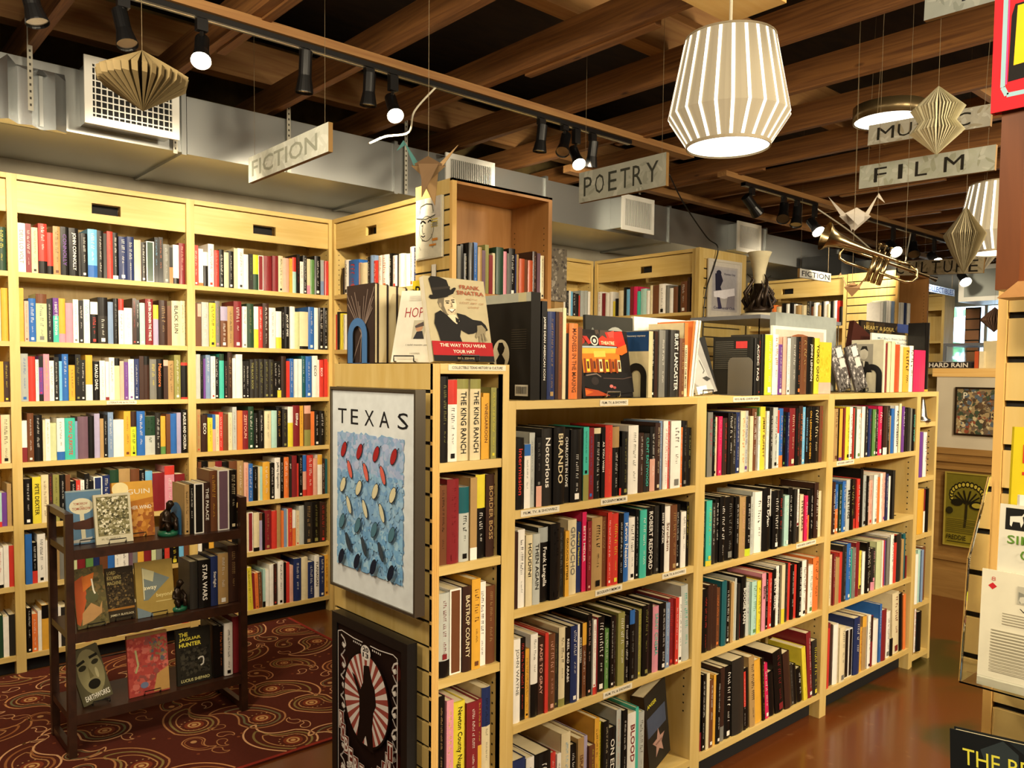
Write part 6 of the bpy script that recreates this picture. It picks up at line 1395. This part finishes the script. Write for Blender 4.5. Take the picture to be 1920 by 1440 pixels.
# pegboard cabinets of the far room
t = thing('white_cabinet', 'white boxed air handler high beyond the COLLECTIBLES sign', 'air handler', (9.95, 3.62, 2.44), -PI / 2)
MB().box(0, 0, 0, .58, .6, .40).build('casing', WHITE, t); MB().box(.06, -.006, .05, .50, -.0005, .35).build('grille', solid('grey_grille', '9aa09c', .5), t)
t = thing('wall_rack', 'tall narrow black rack of brown cards by the far window', 'rack', (11.2, 3.98, 1.25), -PI / 2)
m = MB()
for q in range(9): m.box(0, 0, q * .135, .16, .02, q * .135 + .118, 'a87858')
m.build('cards', FLATP, t); MB().box(-.01, .021, -.02, .17, .04, 1.22).build('rack_frame', BLACK, t)
# green trees outside
for k, (yy, zz, s, lb) in enumerate(((6.6, 2.0, .9, 'blurred green tree seen through the far window'), (4.4, 1.3, .8, 'blurred green shrub seen through the far door'))):
    rg = random.Random(k); m = MB()
    for q in range(160):
        c = Vector((16 + rg.uniform(-s, s), yy + rg.gauss(0, s * .5), zz + rg.gauss(0, s * .55))); r = rg.uniform(.06, .18)
        u_ = Vector((rg.uniform(-1, 1), rg.uniform(-1, 1), rg.uniform(-1, 1))).normalized() * r; v_ = u_.orthogonal().normalized() * r
        m.poly([c + u_, c + v_, c - u_, c - v_], rg.choice(('5e9a6a', '86b87a', '4a8a70')))
    tag(m.build('outdoor_tree', FLATP), lb, 'tree')
MB()
# ---- foreground right: slatted end panel, acrylic rack, framed post, red sign
t = thing('slatwall_end_panel', 'pale slatwall end panel filling the right edge of the photo', 'display panel', (1.45, .462, 0), -PI / 2)
m = MB(); slatboards(m, .60, .02, 2.02, [1.697 - i * .0700 for i in range(-4, 24)]); o = m.build('slatwall_panel', [MAPLE_V, BLACKM], t); o.location = (.010, 0, 0)
MB().box(-.004, -.004, 0, .009, .30, 2.02).build('edge_post', PINE, t)
MB().box(.0, .02, 0, .60, .30, 2.02).build('panel_core', MAPLE_V, t)
t = thing('dark_framed_mirror', 'dark mahogany frame hung on the right edge slatwall', 'frame', (1.30, .424, 1.712), -PI / 2)
m = MB(); m.box(0, .0, .012, .030, .05, .265); m.build('stile', FRAMEW, t)
m = MB(); m.add([(.004, -.004, .0), (.30, -.004, .0), (.30, -.004, .022), (.030, -.004, .022), (.004, .05, .0), (.30, .05, .0), (.30, .05, .022), (.030, .05, .022)], [(0, 1, 2, 3), (4, 7, 6, 5), (0, 4, 5, 1), (3, 2, 6, 7), (0, 3, 7, 4), (1, 5, 6, 2)]); m.build('bottom_rail', wood('pale_rail', 'a8743c', 'c08c50', (6, 6, 6)), t)  # bottom rail in a paler brown than the stile
MB().box(.030, .0, .243, .30, .05, .265).build('top_rail', FRAMEW, t); MB().box(.030, .03, .022, .30, .04, .243).build('panel', FRAMEW, t)
def redsign(a):
    a.rect(0, 0, 1, 1, 'd8222e'); a.line([(.036, -.0), (.036, .89), (.05, .93), (.9, .94)], .006, '9cc4d0'); a.line([(.047, .0), (.047, .88)], .0016, 'e84a9a')
    a.poly([(.056, .57), (.066, .52), (.2, .52), (.2, .86), (.052, .87)], '15110f'); a.poly([(.074, .53), (.2, .53), (.2, .79), (.068, .80)], 'f2c81e')
display_book('bright red painted sign with a yellow letter at top right', (1.29, .4355, 1.974), .40, .30, .014, 'd8222e', redsign, 0, -PI / 2, 0, None, None, None, FLATP, 'painted_sign', 'sign')
# acrylic rack
t = thing('acrylic_rack', 'clear acrylic rack on the right edge slatwall holding recipe cards', 'rack', (1.36, .462, 1.12), -PI / 2)
m = MB(); m.add([(0, -.028, .012), (.0, .06, .012), (.0, .075, .32), (.0, .062, .32), (0, -.012, .20)], [(0, 1, 2, 3, 4)]); m.add([(0.003, -.028, .012), (.003, .06, .012), (.003, .075, .32), (.003, .062, .32), (.003, -.012, .20)], [(4, 3, 2, 1, 0)])
for pa, pb in (((0, -.028, .012), (0, -.012, .20)), ((0, -.012, .20), (0, .062, .32))): m.tube([pa, pb], .0018, 6)
m.box(0, -.030, .010, .30, .07, .0125); m.box(0, -.030, .010, .30, -.0285, .030)
m.build('tray', ACRYLIC, t)
def card(a):
    a.rect(0, 0, 1, 1, 'e6e0c6'); a.poly([(.075, .105), (.105, .135), (.075, .165), (.045, .135)], 'c8242c'); a.txt('8', .065, .055, .03, .035, 'c86a5c', 0); a.rect(.24, .10, .56, .25, 'bdb9a4'); a.blots(.25, .11, .55, .24, ('8a8a7c', 'd0ccb8', '6a6a60'), 20, .05, 3)
    a.txt('VEAU A LA', .26, .285, .45, .03, '3a352c', 0)
    for q in range(5): a.rect(.15, .345 + q * .022, .42, .352 + q * .022, 'a8a08a')
    for q in range(14): a.rect(.08, .50 + q * .026, .9, .508 + q * .026, '9c957e')
display_book('cream recipe card with a red eight of diamonds in the acrylic rack', (1.336, .4395, 1.134), .20, .176, .003, 'e6e0c6', card, 2, -PI / 2, 0, None, None, None, FLATP, 'recipe_card', 'card')
def goats(a):
    a.rect(0, 0, 1, 1, 'e0dcc8'); a.rect(.04, .04, 1, .30, '14140f')
    for q in range(5):
        u = .07 + q * .13; a.poly([(u, .14), (u + .08, .12), (u + .09, .20), (u + .075, .26), (u + .065, .20), (u + .02, .20), (u + .012, .26), (u, .24)], 'e8e4d4'); a.line([(u + .08, .13), (u + .10, .08), (u + .12, .10)], .002, 'e8e4d4')
    a.txt('SIMPLE', .06, .36, .36, .10, '5f8a2c', .01); a.txt('COOKING', .15, .52, .5, .12, '5f8a2c', .01)
display_book('white booklet with white goats on black and green lettering', (1.348, .422, 1.285), .20, .125, .003, 'e0dcc8', goats, 2, -PI / 2, 0, None, None, None, FLATP, 'booklet', 'booklet')
def yel(a):
    a.rect(0, 0, 1, 1, 'dcc61e')
    for q, ch in enumerate('WATE'): a.txt(ch, .08, .80 - q * .22, .18, .15, 'c83a1e', .02)
display_book('yellow sheet with large red letters behind the goat booklet', (1.365, .416, 1.34), .20, .185, .002, 'dcc61e', yel, 2, -PI / 2, 0, None, None, None, FLATP, 'printed_sheet', 'sheet')
display_book('blank white card at the right edge above the goat booklet', (1.355, .4015, 1.32), .15, .105, .002, 'efebdd', lambda a: (a.rect(0, 0, 1, 1, 'efebdd'), a.rect(.08, .8, .2, 1, 'd0306a')), 2, -PI / 2, 0, None, None, None, FLATP, 'card', 'card')
def bilt(a): a.rect(0, 0, 1, 1, '17191a'); a.blots(0, 0, 1, .9, ('22282a', '0f1112', '30383a'), 30, .12, 3); a.txt('THE BEST', .06, .12, .40, .12, 'e0d84a', .0); a.txt('IT', .04, .28, .08, .11, 'e0d84a', .0)
display_book('plastic wrapped dark book with yellow title at bottom right', (1.30, .452, .86), .30, .20, .02, '17191a', bilt, 6, -PI / 2, -5, None, None)
t = thing('slat_hook_shelf', 'clear acrylic ledge under the wrapped dark book', 'shelf', (1.29, .455, .852), -PI / 2)
MB().box(0, 0, 0, .30, .14, .004).build('ledge', ACRYLIC, t)
# floor stool of books behind the frames: nothing more is seen
# black speaker on the third side bookcase
t = thing('speaker_box', 'black box standing on the third side bookcase under the trumpet', 'speaker', (7.80, 4.35, 2.578), -PI / 2)
MB().box(0, 0, 0, .42, .28, .22).build('cabinet', BLACK, t)
# leaning star cover at the right end of the bottom film shelf
def star(a):
    a.rect(0, 0, 1, 1, '2a2620'); a.txt('ANGER', .1, .14, .42, .05, 'd8cc3a', .02); a.rect(.05, .30, .9, .55, '4a5266')
    pts = []
    for q in range(10):
        r_ = .30 if q % 2 == 0 else .13; th = -PI / 2 + q * PI / 5; pts.append((.5 + r_ * math.cos(th), .72 + r_ * math.sin(th) * .62))
    a.poly(pts, 'b08a7c'); a.txt('THE KEVIN STORY', .34, .70, .32, .03, '5a3a34')
r = display_book('brown leaning book with a rosy star cover, bottom film shelf', (2.325, 1.845, .1195), .195, .30, .055, '3a2a1c', star, 3, math.radians(15), -6, '4a3018', 'books on the front left bookcase, bottom shelf')
